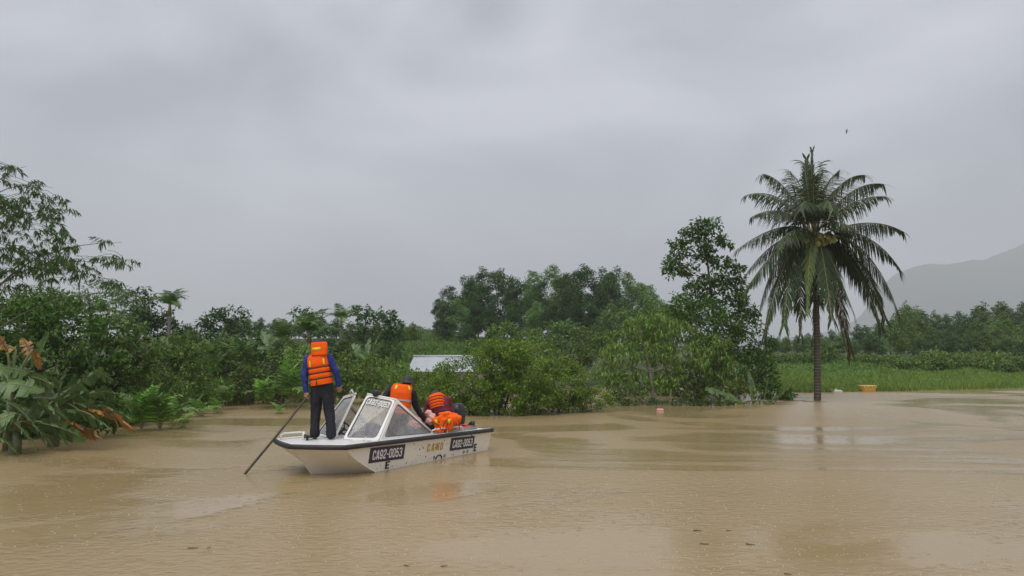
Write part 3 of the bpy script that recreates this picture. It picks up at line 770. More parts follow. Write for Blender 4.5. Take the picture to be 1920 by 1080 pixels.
# ---- lettering
GL = {
 'C': (.55, [[(.465, .66), (.465, .82), (.38, .915), (.17, .915), (.085, .82), (.085, .18), (.17, .085), (.38, .085), (.465, .18), (.465, .34)]]),
 'A': (.57, [[(.07, 0), (.245, .93), (.325, .93), (.50, 0)], [(.14, .25), (.43, .25)]]),
 '9': (.55, [[(.465, .48), (.38, .40), (.17, .40), (.085, .50), (.085, .82), (.17, .915), (.38, .915), (.465, .82), (.465, .18), (.38, .085), (.17, .085), (.085, .18), (.085, .27)]]),
 '2': (.55, [[(.085, .70), (.085, .82), (.17, .915), (.38, .915), (.465, .82), (.465, .64), (.10, .20), (.10, .085), (.50, .085)]]),
 '-': (.36, [[(.05, .45), (.31, .45)]]),
 '0': (.55, [[(.085, .30), (.085, .82), (.17, .915), (.38, .915), (.465, .82), (.465, .18), (.38, .085), (.17, .085), (.085, .18), (.085, .32)]]),
 '5': (.55, [[(.47, .915), (.11, .915), (.10, .52), (.17, .58), (.38, .58), (.465, .48), (.465, .18), (.38, .085), (.17, .085), (.085, .18), (.085, .28)]]),
 '3': (.55, [[(.085, .74), (.085, .82), (.17, .915), (.38, .915), (.465, .82), (.465, .60), (.38, .52), (.22, .52)], [(.30, .52), (.38, .52), (.465, .42), (.465, .18), (.38, .085), (.17, .085), (.085, .18), (.085, .28)]]),
 'N': (.58, [[(.085, 0), (.085, 1)], [(.10, .97), (.48, .03)], [(.495, 0), (.495, 1)]]),
 'D': (.56, [[(.085, .02), (.085, .915), (.34, .915), (.47, .78), (.47, .22), (.34, .085), (.085, .085)]]),
 'E': (.50, [[(.47, .915), (.085, .915), (.085, .085), (.47, .085)], [(.085, .5), (.40, .5)]]),
}
def lettering(text, x0, w, z0, h, place, stroke=0.155, gap=0.07, lift=0.004):
    """strokes of block capitals laid on a surface; place(a, b, lift) maps text coords to space"""
    tot = sum(GL[c][0] for c in text) + gap*(len(text)-1); sx = w/tot; mb = MB(); cx = 0
    for c in text:
        gw, strokes = GL[c]
        for si, st in enumerate(strokes):
            P = [Vector((p[0]*1.0, p[1])) for p in st]; k = len(P); Lp = []; Rp = []
            for i in range(k):
                a = (P[i] - P[max(i-1, 0)]); b = (P[min(i+1, k-1)] - P[i])
                if a.length < 1e-6: a = b
                if b.length < 1e-6: b = a
                a.normalize(); b.normalize(); n1 = Vector((-a.y, a.x)); n2 = Vector((-b.y, b.x)); n = n1 + n2
                n = n/max(0.5, n.length_squared)*2 if n.length > 1e-4 else n1
                n = n*(stroke/2)
                Lp.append(P[i] + n); Rp.append(P[i] - n)
            vs = [place(x0 + (cx + p.x)*sx, z0 + p.y*h, lift + si*0.0012) for p in Lp + Rp]
            mb.add(vs, [(i, i+1, k+i+1, k+i) for i in range(k-1)])
        cx += gw + gap
    return mb
def on_side(a, b, l): return (a, side_t(b) + l, b)      # a = x along hull, b = height
def rev(x1, sl=.03): return lambda a, b, l: on_side(x1 - a, b - sl*a, l)
for (xa, xb, za, zb) in ((2.62, 3.48, .165, .418), (0.57, 1.32, .130, .366)):
    p = MB(); p.add([on_side(xb, za, .006), on_side(xa, za - .022, .006), on_side(xa, zb - .028, .006), on_side(xb, zb, .006), on_side(xb, za, .0), on_side(xa, za - .022, .0), on_side(xa, zb - .028, .0), on_side(xb, zb, .0)],
            [(0, 1, 2, 3), (0, 4, 5, 1), (1, 5, 6, 2), (2, 6, 7, 3), (3, 7, 4, 0)])
    po = bpart(p, 'number_panel', 'navy_panel', smooth=False)
    w = (xb - xa)*0.84; l = lettering('CA92-0053', (xb - xa)*0.08, w, za + (zb - za)*0.19, (zb - za)*0.62, rev(xb), lift=.011, stroke=.155)
    bpart(l, 'number_lettering', 'white_letter', po, smooth=False)
l = lettering('CAND', 0, .46, .188, .14, rev(2.00), lift=.006, gap=.33, stroke=.15); bpart(l, 'gold_lettering', 'gold_letter', smooth=False)
for x, z, h in ((3.06, .02, .125), (0.54, .035, .14)):
    l = lettering('E', 0, .11 if x > 1 else .09, z, h, rev(x), lift=.006, stroke=.19); bpart(l, 'draught_mark', 'black_letter', smooth=False)
s = MB(); s.tube([Vector(on_side(1.62 + 0.085*math.cos(a), 0.015 + 0.07*math.sin(a), .004)) for a in [math.pi*i/14 for i in range(15)]], 0.012, 5); bpart(s, 'draught_mark', 'black_letter')
for x in (1.76, 1.45, 0.86, 0.74):
    s = MB(); s.tube([Vector(on_side(x + 0.022*math.cos(a), 0.055 + 0.025*math.sin(a), .003)) for a in [2*math.pi*i/10 for i in range(11)]], 0.005, 4); bpart(s, 'draught_mark', 'black_letter')
# scuffs and chips
s = MB(); rg = random.Random(3)
for i in range(46):
    x = rg.uniform(.1, 3.7); z = rg.uniform(.03, .42); a = rg.uniform(.006, .016)
    if z < 0.45 - 0.0 and x < 3.3 + 0.8*z: s.ball(on_side(x, z, .0), (a, .003, a*rg.uniform(.5, 1.4)), nu=6, nv=4)
so_ = bpart(s, 'paint_chips', 'stain'); so_['kind'] = 'stuff'
# windscreen number: laid on the port pane near its upper edge
fo, inn, nrm = PORT_PANE
tl, tr_ = inn[1], inn[2]; ex = (tr_ - tl); wlen = ex.length; ex.normalize(); dn = ((inn[0] - inn[1]).normalized()*0.6 + (inn[3] - inn[2]).normalized()*0.4).normalized()
nf = nrm if nrm.x > 0 else -nrm
l = lettering('CA92-0053', 0, wlen*0.90, 0, 0.105, lambda a, b, lf: tl + ex*(a + wlen*0.05) + dn*(0.15 - b) + nf*(0.016 + lf), stroke=.13); bpart(l, 'screen_lettering', 'white_letter', fo, smooth=False)
# outboard motor
om = MB()
secs = [(0.40, .08, .12), (0.50, .115, .15), (0.62, .125, .165), (0.76, .12, .16), (0.86, .10, .13), (0.90, .05, .07)]
vs = []; fs = []
for z, a, b in secs:
    for j in range(14):
        q = 2*math.pi*j/14; vs.append((-0.06 + b*math.copysign(abs(math.cos(q))**0.7, math.cos(q)), -0.10 + a*math.copysign(abs(math.sin(q))**0.7, math.sin(q)), z))
for i in range(len(secs)-1):
    for j in range(14): fs.append((i*14+j, i*14+(j+1) % 14, (i+1)*14+(j+1) % 14, (i+1)*14+j))
fs += [tuple(range(14)), tuple(70+j for j in range(14))]
om.add(vs, fs); motor = bpart(om, 'outboard_motor', 'black_plastic')
s = MB(); s.box((-0.16, -.10, .12), (.14, .09, .60)); s.box((-0.02, -.10, .38), (.16, .20, .12)); s.box((-0.18, -.10, -.25), (.30, .05, .22)); bpart(s, 'motor_leg', 'black_plastic', motor, smooth=False)
s = MB(); s.tube([(-0.0, .30, .43), (.04, .30, .54), (.10, .30, .50)], 0.02, 6); s.tube([(.02, .18, .45), (.05, .34, .49), (.12, .42, .47)], .022, 6); s.box((.10, .40, .50), (.07, .05, .13)); bpart(s, 'steering_arm', 'black_plastic', motor)

# ------------------------------------------------------------------ PEOPLE
def seg_dist(P, a, b, r0, r1):
    a = np.array(a); b = np.array(b); ab = b - a; L2 = max(1e-9, ab @ ab)
    t = np.clip(((P - a) @ ab)/L2, 0, 1); return np.linalg.norm(P - a - t[:, None]*ab, axis=1) - (r0 + (r1 - r0)*t)
def person_body(root, prims, mats, voxel, name='body', wrinkle=0.015):
    """prims: (p0, r0, p1, r1, material[, side-squash axis, factor]); fused into one continuous skin"""
    mb = MB()
    for p in prims:
        a, r0, b, r1 = Vector(p[0]), p[1], Vector(p[2]), p[3]; ax = (b - a); ln = ax.length
        if ln < 1e-4: ax = Vector((0, 0, 1)); ln = 1e-4
        ax.normalize(); pts = []; rad = []
        for i in range(5): q = math.pi/2*i/4; pts.append(a - ax*r0*math.cos(q)); rad.append(max(1e-4, r0*math.sin(q)))
        for i in range(5): q = math.pi/2*i/4; pts.append(b + ax*r1*math.sin(q)); rad.append(max(1e-4, r1*math.cos(q)))
        o = len(mb.v); mb.tube(pts, rad, 14)
        if len(p) > 5:
            sqax, fac = Vector(p[5]).normalized(), p[6]; c0 = (a + b)/2
            for i in range(o, len(mb.v)):
                v = Vector(mb.v[i]); h = (v - c0).dot(sqax); mb.v[i] = tuple(v + sqax*h*(fac - 1))
    tmp = mb.build('tmp', mats[0]); md = tmp.modifiers.new('r', 'REMESH'); md.mode = 'VOXEL'; md.voxel_size = voxel; md.use_smooth_shade = True
    ms = tmp.modifiers.new('s', 'SMOOTH'); ms.iterations = 3; ms.factor = 0.5
    dg = bpy.context.evaluated_depsgraph_get(); me = bpy.data.meshes.new_from_object(tmp.evaluated_get(dg)); me.name = name
    bpy.data.objects.remove(tmp)
    n = len(me.vertices); co = np.zeros(n*3, np.float32); me.vertices.foreach_get('co', co); co = co.reshape(-1, 3).astype(float)
    names = []; 
    for p in prims:
        if p[4] not in names: names.append(p[4])
    best = np.full(n, 1e9); mi = np.zeros(n, int)
    for p in prims:
        d = seg_dist(co, p[0], p[2], p[1], p[3]); k = d < best; best[k] = d[k]; mi[k] = names.index(p[4])
    me.materials.clear()
    for nm in names: me.materials.append(MATS[nm])
    # cloth creases
    if wrinkle:
        nr = np.zeros(n*3, np.float32); me.vertices.foreach_get('normal', nr); nr = nr.reshape(-1, 3)
        cloth = np.array([names[i] not in ('skin', 'hair', 'cap', 'hat_green') for i in mi])
        dv = np.array([mnoise.noise((c[0]*8, c[1]*8, c[2]*5 + c[0]*4)) + 0.5*mnoise.noise((c[0]*20, c[1]*20, c[2]*13 - c[0]*9)) for c in co])
        co = co + nr*(dv*wrinkle*cloth)[:, None]; me.vertices.foreach_set('co', co.astype(np.float32).ravel())
    npoly = len(me.polygons); lt = np.zeros(npoly, np.int32); ls = np.zeros(npoly, np.int32); me.polygons.foreach_get('loop_start', ls)
    lv = np.zeros(len(me.loops), np.int32); me.loops.foreach_get('vertex_index', lv)
    me.polygons.foreach_set('material_index', mi[lv[ls]].astype(np.int32)); me.polygons.foreach_set('use_smooth', np.ones(npoly, bool)); me.update()
    o = bpy.data.objects.new(name, me); COL.objects.link(o); adopt(o, root)
    return o
def hand(wrist, d, palm_n, curl=0.9, mat='skin', thumb_side=1, s=1.0):
    """palm and five curled fingers as primitives"""
    d = Vector(d).normalized(); n = Vector(palm_n); n = (n - d*n.dot(d)).normalized(); sd = d.cross(n)*thumb_side; wrist = Vector(wrist)
    pr = [(wrist, .026*s, wrist + d*.03*s, .028*s, mat)]
    for i in range(4):
        k = (1.5 - i)*0.019*s; kn = wrist + d*(.085 - .004*abs(i - 1))*s + sd*k
        pr.append((wrist + d*.02*s + sd*k*0.7, .015*s, kn, .0125*s, mat))
        ln = (.040, .046, .043, .034)[i]*s; a = curl*0.9
        d1 = (d*math.cos(a) + n*math.sin(a)); p1 = kn + d1*ln; a2 = a + curl; d2 = d*math.cos(a2) + n*math.sin(a2); p2 = p1 + d2*ln*0.65; a3 = a2 + curl*0.7; d3 = d*math.cos(a3) + n*math.sin(a3); p3 = p2 + d3*ln*0.5
        pr += [(kn, .0105*s, p1, .0095*s, mat), (p1, .0095*s, p2, .0085*s, mat), (p2, .0085*s, p3, .0075*s, mat)]
    t0 = wrist + d*.025*s + sd*.024*s; t1 = t0 + (d*.6 + sd*.7 + n*.4).normalized()*.036*s; t2 = t1 + (d*.7 + n*.8).normalized()*.030*s
    pr += [(t0, .014*s, t1, .0115*s, mat), (t1, .0115*s, t2, .009*s, mat)]
    return pr
def loft(rings, closed=True, cap=True):
    mb = MB(); k = len(rings); n = len(rings[0]); vs = [p for r in rings for p in r]; fs = []
    for i in range(k-1):
        for j in range(n if closed else n-1): fs.append((i*n+j, i*n+(j+1) % n, (i+1)*n+(j+1) % n, (i+1)*n+j))
    if cap: fs += [tuple(range(n)), tuple((k-1)*n+j for j in range(n))]
    mb.add(vs, fs); return mb
def vest(root, top, bot, right, hw, hd, bands, mat='vest_orange', shoulder=True, name='life_vest', neck=0.10, nn=36):
    """padded vest round a torso: top/bot centres, right = wearer's width axis; bands = positions (0 top..1 bottom) of the straps"""
    top = Vector(top); bot = Vector(bot); ax = (bot - top); ln = ax.length; ax.normalize(); right = (Vector(right) - ax*Vector(right).dot(ax)).normalized(); fr = ax.cross(right)
    def sec(s, extra=0.0):
        w = np.interp(s, [0, .08, .2, .45, .8, 1], [hw*.70, hw*.90, hw*1.0, hw*1.0, hw*1.0, hw*.97]); d = np.interp(s, [0, .1, .3, .8, 1], [hd*.62, hd*.9, hd*1.05, hd, hd*.95])
        for b in bands:
            g = math.exp(-((s - b)/.030)**2); w -= .014*g; d -= .018*g
        return w + extra, d + extra
    def pt(s, a, extra=0.0):
        w, d = sec(s, extra); ca, sa = math.cos(a), math.sin(a)
        return top + ax*ln*s + right*w*math.copysign(abs(ca)**0.75, ca) + fr*d*math.copysign(abs(sa)**0.75, sa)
    rings = []
    S = sorted(set(list(np.linspace(0, 1, 34)) + list(bands)))
    for s in S: rings.append([pt(s, 2*math.pi*j/nn) for j in range(nn)])
    v = loft(rings, cap=True).build(name, mat, root)
    for b in bands:
        st = MB(); st.tube([pt(b, 2*math.pi*j/nn, .003) for j in range(nn+1)], 0.0115, 5, cap=False); o = st.build('strap', 'strap'); adopt(o, v)
    return v, pt
def surf_patch(pt, s0, s1, a0, a1, mat, parent, name='reflective_patch', ex=.006):
    mb = MB(); nS, nA = 5, 5 if abs(a1 - a0) < 1 else 28; vs = [pt(s0 + (s1-s0)*i/(nS-1), a0 + (a1-a0)*j/(nA-1), ex) for i in range(nS) for j in range(nA)]
    mb.add(vs, [(i*nA+j, i*nA+j+1, (i+1)*nA+j+1, (i+1)*nA+j) for i in range(nS-1) for j in range(nA-1)])
    o = mb.build(name, mat); adopt(o, parent); return o

# ---- the standing man with the pole
def standing():
    Y = 12.80; P = lambda px, py, dy=0.0: W(px, py, Y + dy)
    fl = W(608, 822, Y).z
    root = thing('person', 'person standing on the bow in blue jacket, dark trousers and orange life vest', 'person', (W(606, 822, Y).x, Y, 0.515))
    zd = 0.515
    def foot(px, dy): p = P(px, 815, dy); p.z = zd; return p
    fL, fR = foot(591, 0.02), foot(621, -0.06)
    hipL, hipR = P(594, 727), P(613, 726); knL, knR = P(592, 772, .03), P(618, 772, .01)
    up = lambda v, z: Vector((v.x, v.y, v.z + z))
    pel = P(603, 722); ch = P(599, 688); nk = P(598, 664, .03)
    shL, shR = P(578, 673, .02), P(617, 670, .0)
    elL, elR = P(570.5, 703, -.03), P(630.5, 697, -.02)
    wrL, wrR = P(574, 733, -.06), P(636, 721, .05)
    pr = []
    for hp, kn, ft in ((hipL, knL, fL), (hipR, knR, fR)):
        pr += [(hp, .108, kn, .088, 'trousers'), (kn, .088, up(ft, .10), .078, 'trousers'), (up(ft, .10), .080, up(ft, .075), .082, 'trousers')]
        pr += [(up(ft, .035), .036, up(ft, .035) + Vector((-.02, .16, 0)), .034, 'boots')]
    pr += [(P(603, 722), .125, P(603, 733), .125, 'trousers', (0, 1, 0), .85), (P(602, 706), .15, ch, .165, 'jacket_blue', (0, 1, 0), .72), (P(603, 712), .148, P(603, 728), .14, 'trousers', (0, 1, 0), .78), (ch, .165, P(598, 675), .14, 'jacket_blue', (0, 1, 0), .75)]
    pr += [(P(598, 674), .06, nk, .055, 'skin'), (P(598, 657, .03), .078, P(598, 651, .05), .088, 'hair')]
    pr += [(P(598, 655, .09), .06, P(598, 660, .10), .05, 'skin'), (P(598, 656, .155), .016, P(598, 658, .165), .016, 'skin'), (P(589, 655, .03), .02, P(589, 657, .03), .018, 'skin'), (P(607.5, 655, .03), .02, P(607.5, 657, .03), .018, 'skin')]
    for sh, el, wr in ((shL, elL, wrL), (shR, elR, wrR)):
        pr += [(sh, .072, el, .060, 'jacket_blue'), (el, .060, wr, .044, 'jacket_blue'), (sh, .075, ch.lerp(sh, .4), .10, 'jacket_blue')]
    dL = (P(573, 745, -.08) - wrL); pr += [(wrL, .03, wrL + dL.normalized()*.02, .03, 'skin')]
    pr += hand(wrL + dL.normalized()*.015, dL, (.5, .8, .1), 1.0, thumb_side=1)
    dR = (P(638, 738, .08) - wrR); pr += [(wrR, .03, wrR + dR.normalized()*.02, .03, 'skin')]
    pr += hand(wrR + dR.normalized()*.015, dR, (-.4, .8, 0), .75, thumb_side=-1)
    person_body(root, pr, ['trousers'], .0075)
    # cap
    c = P(597.5, 645.5, .03); mb = MB(); mb.ball(c, (.108, .118, .10), nu=18, nv=12)
    mb.tube([c + Vector((0, .06, .0)), c + Vector((0, .19, -.02))], [.07, .045], 10); o = mb.build('cap', 'cap', root)
    # vest: wearer faces away, so the photo shows its back
    v, pt = vest(root, P(595.5, 663.5), P(604, 721), (1, .05, 0), .188, .158, (.44, .62, .80))
    surf_patch(pt, .19, .38, R(128), R(118), 'patch_yellow', v)
    surf_patch(pt, .17, .36, R(66), R(56), 'patch_yellow', v)
    # collar block behind the head
    c = P(598.5, 654, -.10); rot = Matrix.Rotation(R(-4), 3, 'Y') @ Matrix.Rotation(R(-8), 3, 'X'); n = 24; rings = []
    for i, (zz, sw) in enumerate([(-.112, .90), (-.10, .97), (0, 1.0), (.085, 1.0), (.102, .95), (.112, .82)]):
        rings.append([c + rot @ Vector((.138*sw*math.copysign(abs(math.cos(q))**.45, math.cos(q)), .042*sw*math.copysign(abs(math.sin(q))**.6, math.sin(q)), zz)) for q in [2*math.pi*j/n for j in range(n)]])
    co_ = loft(rings).build('vest_collar', 'vest_orange', root)
    mb = MB(); mb.box(c + rot @ Vector((-.035, -.044, -.005)), (.135, .006, .048), rot); o = mb.build('reflective_patch', 'patch_yellow'); adopt(o, co_)
    mb = MB(); b = pt(.98, R(98), .004); mb.tube([pt(.80, R(102), .005), pt(.98, R(102), .006)], .011, 6); o = mb.build('strap', 'strap'); adopt(o, v)
    # pole in his left hand
    tipw = G(460, 889, 0.0); tp = P(575.5, 741, -.10); hd_ = wrL + dL.normalized()*.095 + Vector((.022, .035, 0.0)); dirn = (hd_ - tipw).normalized()
    pole = MB(); a = tipw - dirn*.5; e = hd_ + dirn*.09; k = 10; pole.tube([a.lerp(e, i/k) + Vector((0, 0, .012*math.sin(i*.7))) for i in range(k+1)], [.022 - .004*i/k for i in range(k+1)], 8)
    tag(pole.build('pole', 'pole_wood'), 'long dark wooden pole pushed into the water from the bow', 'pole')
    return root
standing()

# ---- the man leaning behind the windscreen
def leaning():
    Y = 13.95; P = lambda px, py, dy=0.0: W(px, py, Y + dy)
    b = P(745, 800); root = thing('person', 'person in dark brimmed hat and orange vest leaning behind the windscreen', 'person', (b.x, Y, .04))
    zf = .035
    def ft(px, dy): p = P(px, 800, dy); p.z = zf; return p
    fL, fR = ft(737, .02), ft(752, .10); up = lambda v, z: Vector((v.x, v.y, v.z + z))
    pel = P(747, 778, -.02); hL, hR = P(738, 783), P(756, 783); kL, kR = P(735, 812, .10), P(755, 812, .16)
    ch = P(752, 742, .03); nk = P(760, 721, .10); shL, shR = P(734, 729, .06), P(773, 737, .02)
    elL, wrL = P(721, 744, -.06), P(716, 752, -.18); elR, wrR = P(781, 764, .04), P(794, 786, .10)
    pr = []
    for h, k, f in ((hL, kL, fL), (hR, kR, fR)):
        pr += [(h, .11, k, .085, 'trousers'), (k, .085, up(f, .1), .07, 'trousers'), (up(f, .04), .04, up(f, .04) + Vector((.05, .15, 0)), .035, 'boots')]
    pr += [(pel, .14, P(749, 765, .0), .15, 'trousers', (0, 1, 0), .85), (P(749, 768, .0), .15, ch, .165, 'jacket_black', (0, 1, 0), .75), (ch, .165, P(754, 731, .06), .13, 'jacket_black', (0, 1, 0), .8)]
    pr += [(P(757, 727, .08), .06, nk, .055, 'jacket_black'), (P(764, 720, .12), .068, P(765, 713, .13), .085, 'hair'), (P(768, 719, .18), .055, P(769, 723, .18), .045, 'skin')]
    pr += [(shL, .075, elL, .06, 'jacket_black'), (elL, .06, wrL, .045, 'jacket_black'), (shR, .078, elR, .064, 'jacket_black'), (elR, .064, wrR, .048, 'jacket_black'), (shR, .08, ch.lerp(shR, .4), .1, 'jacket_black'), (shL, .08, ch.lerp(shL, .4), .1, 'jacket_black')]
    d = P(712, 756, -.22) - wrL; pr += [(wrL, .03, wrL + d.normalized()*.02, .03, 'skin')] + hand(wrL + d.normalized()*.01, d, (0, .3, -1), .7, thumb_side=1)
    d = P(798, 796, .14) - wrR; pr += [(wrR, .03, wrR + d.normalized()*.02, .03, 'skin')] + hand(wrR + d.normalized()*.01, d, (-.7, .5, -.3), .8, thumb_side=-1)
    person_body(root, pr, ['trousers'], .010)
    c = P(764.5, 713.5, .13); rot = Matrix.Rotation(R(6), 3, 'Y'); n = 28
    rings = [[c + rot @ Vector((r*math.cos(q), r*1.08*math.sin(q), z)) for q in [2*math.pi*j/n for j in range(n)]] for r, z in ((.128, -.040), (.136, -.034), (.126, -.018), (.104, -.004), (.100, .03), (.086, .062), (.058, .084), (.02, .094))]
    loft(rings).build('hat', 'hat_green', root)
    v, pt = vest(root, P(755, 720.5, .04), P(747.5, 775, -.01), (1, .12, -.10), .205, .170, ())
    for s0 in (.52, .80): surf_patch(pt, s0, s0 + .055, R(2), R(178), 'reflective', v, 'reflective_band')
    surf_patch(pt, .055, .19, R(124), R(110), 'patch_yellow', v); surf_patch(pt, .04, .17, R(60), R(46), 'patch_yellow', v)
    return root
leaning()

# ---- the crouching man at the stern
def crouching():
    Y = 14.85; P = lambda px, py, dy=0.0: W(px, py, Y + dy)
    b = P(830, 800); root = thing('person', 'person in maroon jacket and orange vest crouching bent over at the stern', 'person', (b.x, Y, .04))
    zf = .035; f1 = P(818, 820, .1); f1.z = zf; f2 = P(838, 820, .18); f2.z = zf; up = lambda v, z: Vector((v.x, v.y, v.z + z))
    pel = P(831, 790, -.02); ch = P(826, 762, .05); sh = P(821, 749, .12); hd = P(815, 743, .26)
    shR, elR, wrR = P(838, 752, .08), P(846, 775, .14), P(826, 790, .34); shL, elL, wrL = P(806, 756, .16), P(799, 776, .26), P(808, 792, .38)
    pr = [(pel, .155, P(829, 776, .0), .165, 'trousers'), (P(829, 780, .0), .17, ch, .178, 'jacket_maroon'), (ch, .178, sh, .135, 'jacket_maroon')]
    for f, k in ((f1, P(810, 796, .28)), (f2, P(838, 798, .34))):
        pr += [(pel, .11, k, .085, 'trousers'), (k, .08, up(f, .1), .065, 'trousers'), (up(f, .04), .04, up(f, .04) + Vector((-.1, .1, 0)), .035, 'boots')]
    pr += [(sh, .07, hd, .06, 'jacket_maroon'), (hd, .085, P(813, 745, .30), .088, 'hair'), (P(810, 752, .34), .05, P(810, 755, .34), .045, 'skin')]
    for a, e, w in ((shR, elR, wrR), (shL, elL, wrL)):
        pr += [(a, .088, e, .072, 'jacket_maroon'), (e, .07, w, .05, 'jacket_maroon'), (a, .095, ch.lerp(a, .4), .11, 'jacket_maroon')]
        d = Vector((-.2, .5, -.8)); pr += [(w, .03, w + d*.02, .03, 'skin')] + hand(w + d*.015, d, (0, .6, -.6), .7)
    person_body(root, pr, ['trousers'], .011, wrinkle=.02)
    c = P(815.5, 741.5, .25); n = 24; rot = Matrix.Rotation(R(-18), 3, 'Y')
    rings = [[c + rot @ Vector((r*math.cos(q), r*math.sin(q), z)) for q in [2*math.pi*j/n for j in range(n)]] for r, z in ((.112, -.03), (.108, .0), (.100, .04), (.075, .078), (.03, .098))]
    loft(rings).build('hat', 'hat_green', root)
    v, pt = vest(root, P(818.5, 740, .12), P(823, 767, .01), (.95, -.20, .28), .158, .185, (.30, .50, .70, .88))
    return root
crouching()

# ------------------------------------------------------------------ cargo in the boat
def pile():
    Y = 14.2; k = m_per_px(Y)
    def E(px, py, dy, rx, ry, rz, ang=0): return (W(px, py, Y + dy), (rx*k, ry*k, rz*k), Matrix.Rotation(R(ang), 3, 'Y'))
    def fake(prims): return [(p[0], max(p[1])) for p in prims]
    def make(name, label, cat, prims, mat, **kw):
        c = sum((p[0] for p in prims), Vector())/len(prims); zb = min(p[0].z - p[1][2] for p in prims)
        t = thing(name, label, cat, (c.x, c.y, max(zb, .03)), kw.pop('group', None))
        mb = MB()
        for p in prims: mb.ball(p[0], p[1], p[2], 20, 14, ex=.5 if 'vest' in name else .8)
        o = mb.build('tmp', mat); md = o.modifiers.new('r', 'REMESH'); md.mode = 'VOXEL'; md.voxel_size = kw.get('voxel', .011)
        ms = o.modifiers.new('s', 'SMOOTH'); ms.iterations = 3
        dg = bpy.context.evaluated_depsgraph_get(); me = bpy.data.meshes.new_from_object(o.evaluated_get(dg)); me.name = 'body'; bpy.data.objects.remove(o)
        amp = kw.get('amp', .014); fq = kw.get('freq', 12)
        for v in me.vertices:
            q = v.co; v.co = q + v.normal*amp*(mnoise.noise(q*fq) + .8*abs(mnoise.noise(q*fq*2.3)))
        me.polygons.foreach_set('use_smooth', [True]*len(me.polygons)); me.materials.clear(); me.materials.append(MATS[mat])
        o = bpy.data.objects.new(kw.get('part', 'padding'), me); COL.objects.link(o); adopt(o, t); return t
    v1 = make('life_vest', 'loose orange life vest heaped on top of the cargo near the stern', 'life vest', [E(832, 776.5, .05, 9, 8, 3.6, -6), E(848, 777.5, .10, 13, 8, 3.6, 17), E(859, 788, .05, 4.5, 8, 9, 14), E(838, 784, .05, 14, 7, 6, 8), E(850, 787, .0, 7, 8, 8, 5)], 'vest_orange_worn')
    v2 = make('life_vest', 'loose orange life vest with yellow patches slumped beside the grab rail', 'life vest', [E(823, 785, -.10, 9, 6, 4.5, -22), E(817, 794, -.16, 4.5, 4, 10, -20), E(831, 795, -.12, 7, 5, 11, 14), E(845, 796, -.14, 4.5, 4, 11, 10), E(837, 800, -.05, 8, 4, 9), E(823, 806, -.16, 9, 5, 5)], 'vest_orange_worn')
    for px, py, a in ((818, 791, -20), (842, 790, 12)):
        mb = MB(); mb.box(W(px, py, Y - .225), (4*k, .05, 8*k), Matrix.Rotation(R(a), 3, 'Y')); o = mb.build('reflective_patch', 'patch_yellow'); adopt(o, v2)
    for pts in ([(812, 792), (822, 797), (828, 806)], [(838, 786), (832, 796), (830, 806)], [(860, 786), (861, 797), (861, 806)]):
        mb = MB(); mb.tube([W(a, b, Y - .29 + (0.16 if a > 850 else 0)) for a, b in pts], .008, 5); o = mb.build('strap', 'strap'); adopt(o, v2)
    make('plastic_bag', 'crumpled pink plastic bag between the two bending people', 'bag', [E(803, 775, .1, 6, 7, 6), E(810, 782, .05, 7, 7, 7), E(806, 790, .05, 7, 7, 8)], 'bag_pink', amp=.018, freq=30, part='film')
    make('plastic_bag', 'large pink plastic bag seen through the side window of the boat', 'bag', [E(770, 800, -.2, 13, 10, 12), E(782, 792, -.15, 10, 9, 12), E(765, 806, -.2, 9, 9, 9)], 'bag_pink', amp=.018, freq=28, part='film')
    make('duffel_bag', 'black bag under the leaning person\'s hand', 'bag', [E(793, 800, .0, 8, 8, 9), E(803, 803, .05, 8, 8, 9)], 'jacket_black', part='fabric')
    # red fuel can
    c = W(869, 804, 15.0); t = thing('fuel_tank', 'flat red portable fuel tank by the stern', 'fuel tank', (c.x, c.y, c.z - .12))
    n = 20; rings = [[c + Vector((r[0]*math.copysign(abs(math.cos(q))**.6, math.cos(q)), r[1]*math.copysign(abs(math.sin(q))**.6, math.sin(q)), r[2])) for q in [2*math.pi*j/n for j in range(n)]] for r in ((.17, .13, -.12), (.185, .145, -.10), (.185, .145, .0), (.16, .12, .04), (.09, .07, .05))]
    loft(rings).build('tank', 'can_red', t)
    mb = MB(); mb.tube([c + Vector((0, 0, .045)), c + Vector((0, 0, .075))], .03, 10); mb.build('filler_cap', 'black_plastic', t)
    mb = MB(); mb.tube([c + Vector((-.1, 0, .035)), c + Vector((-.08, 0, .075)), c + Vector((.08, 0, .075)), c + Vector((.1, 0, .035))], .011, 6); mb.build('handle', 'can_red', t)
pile()

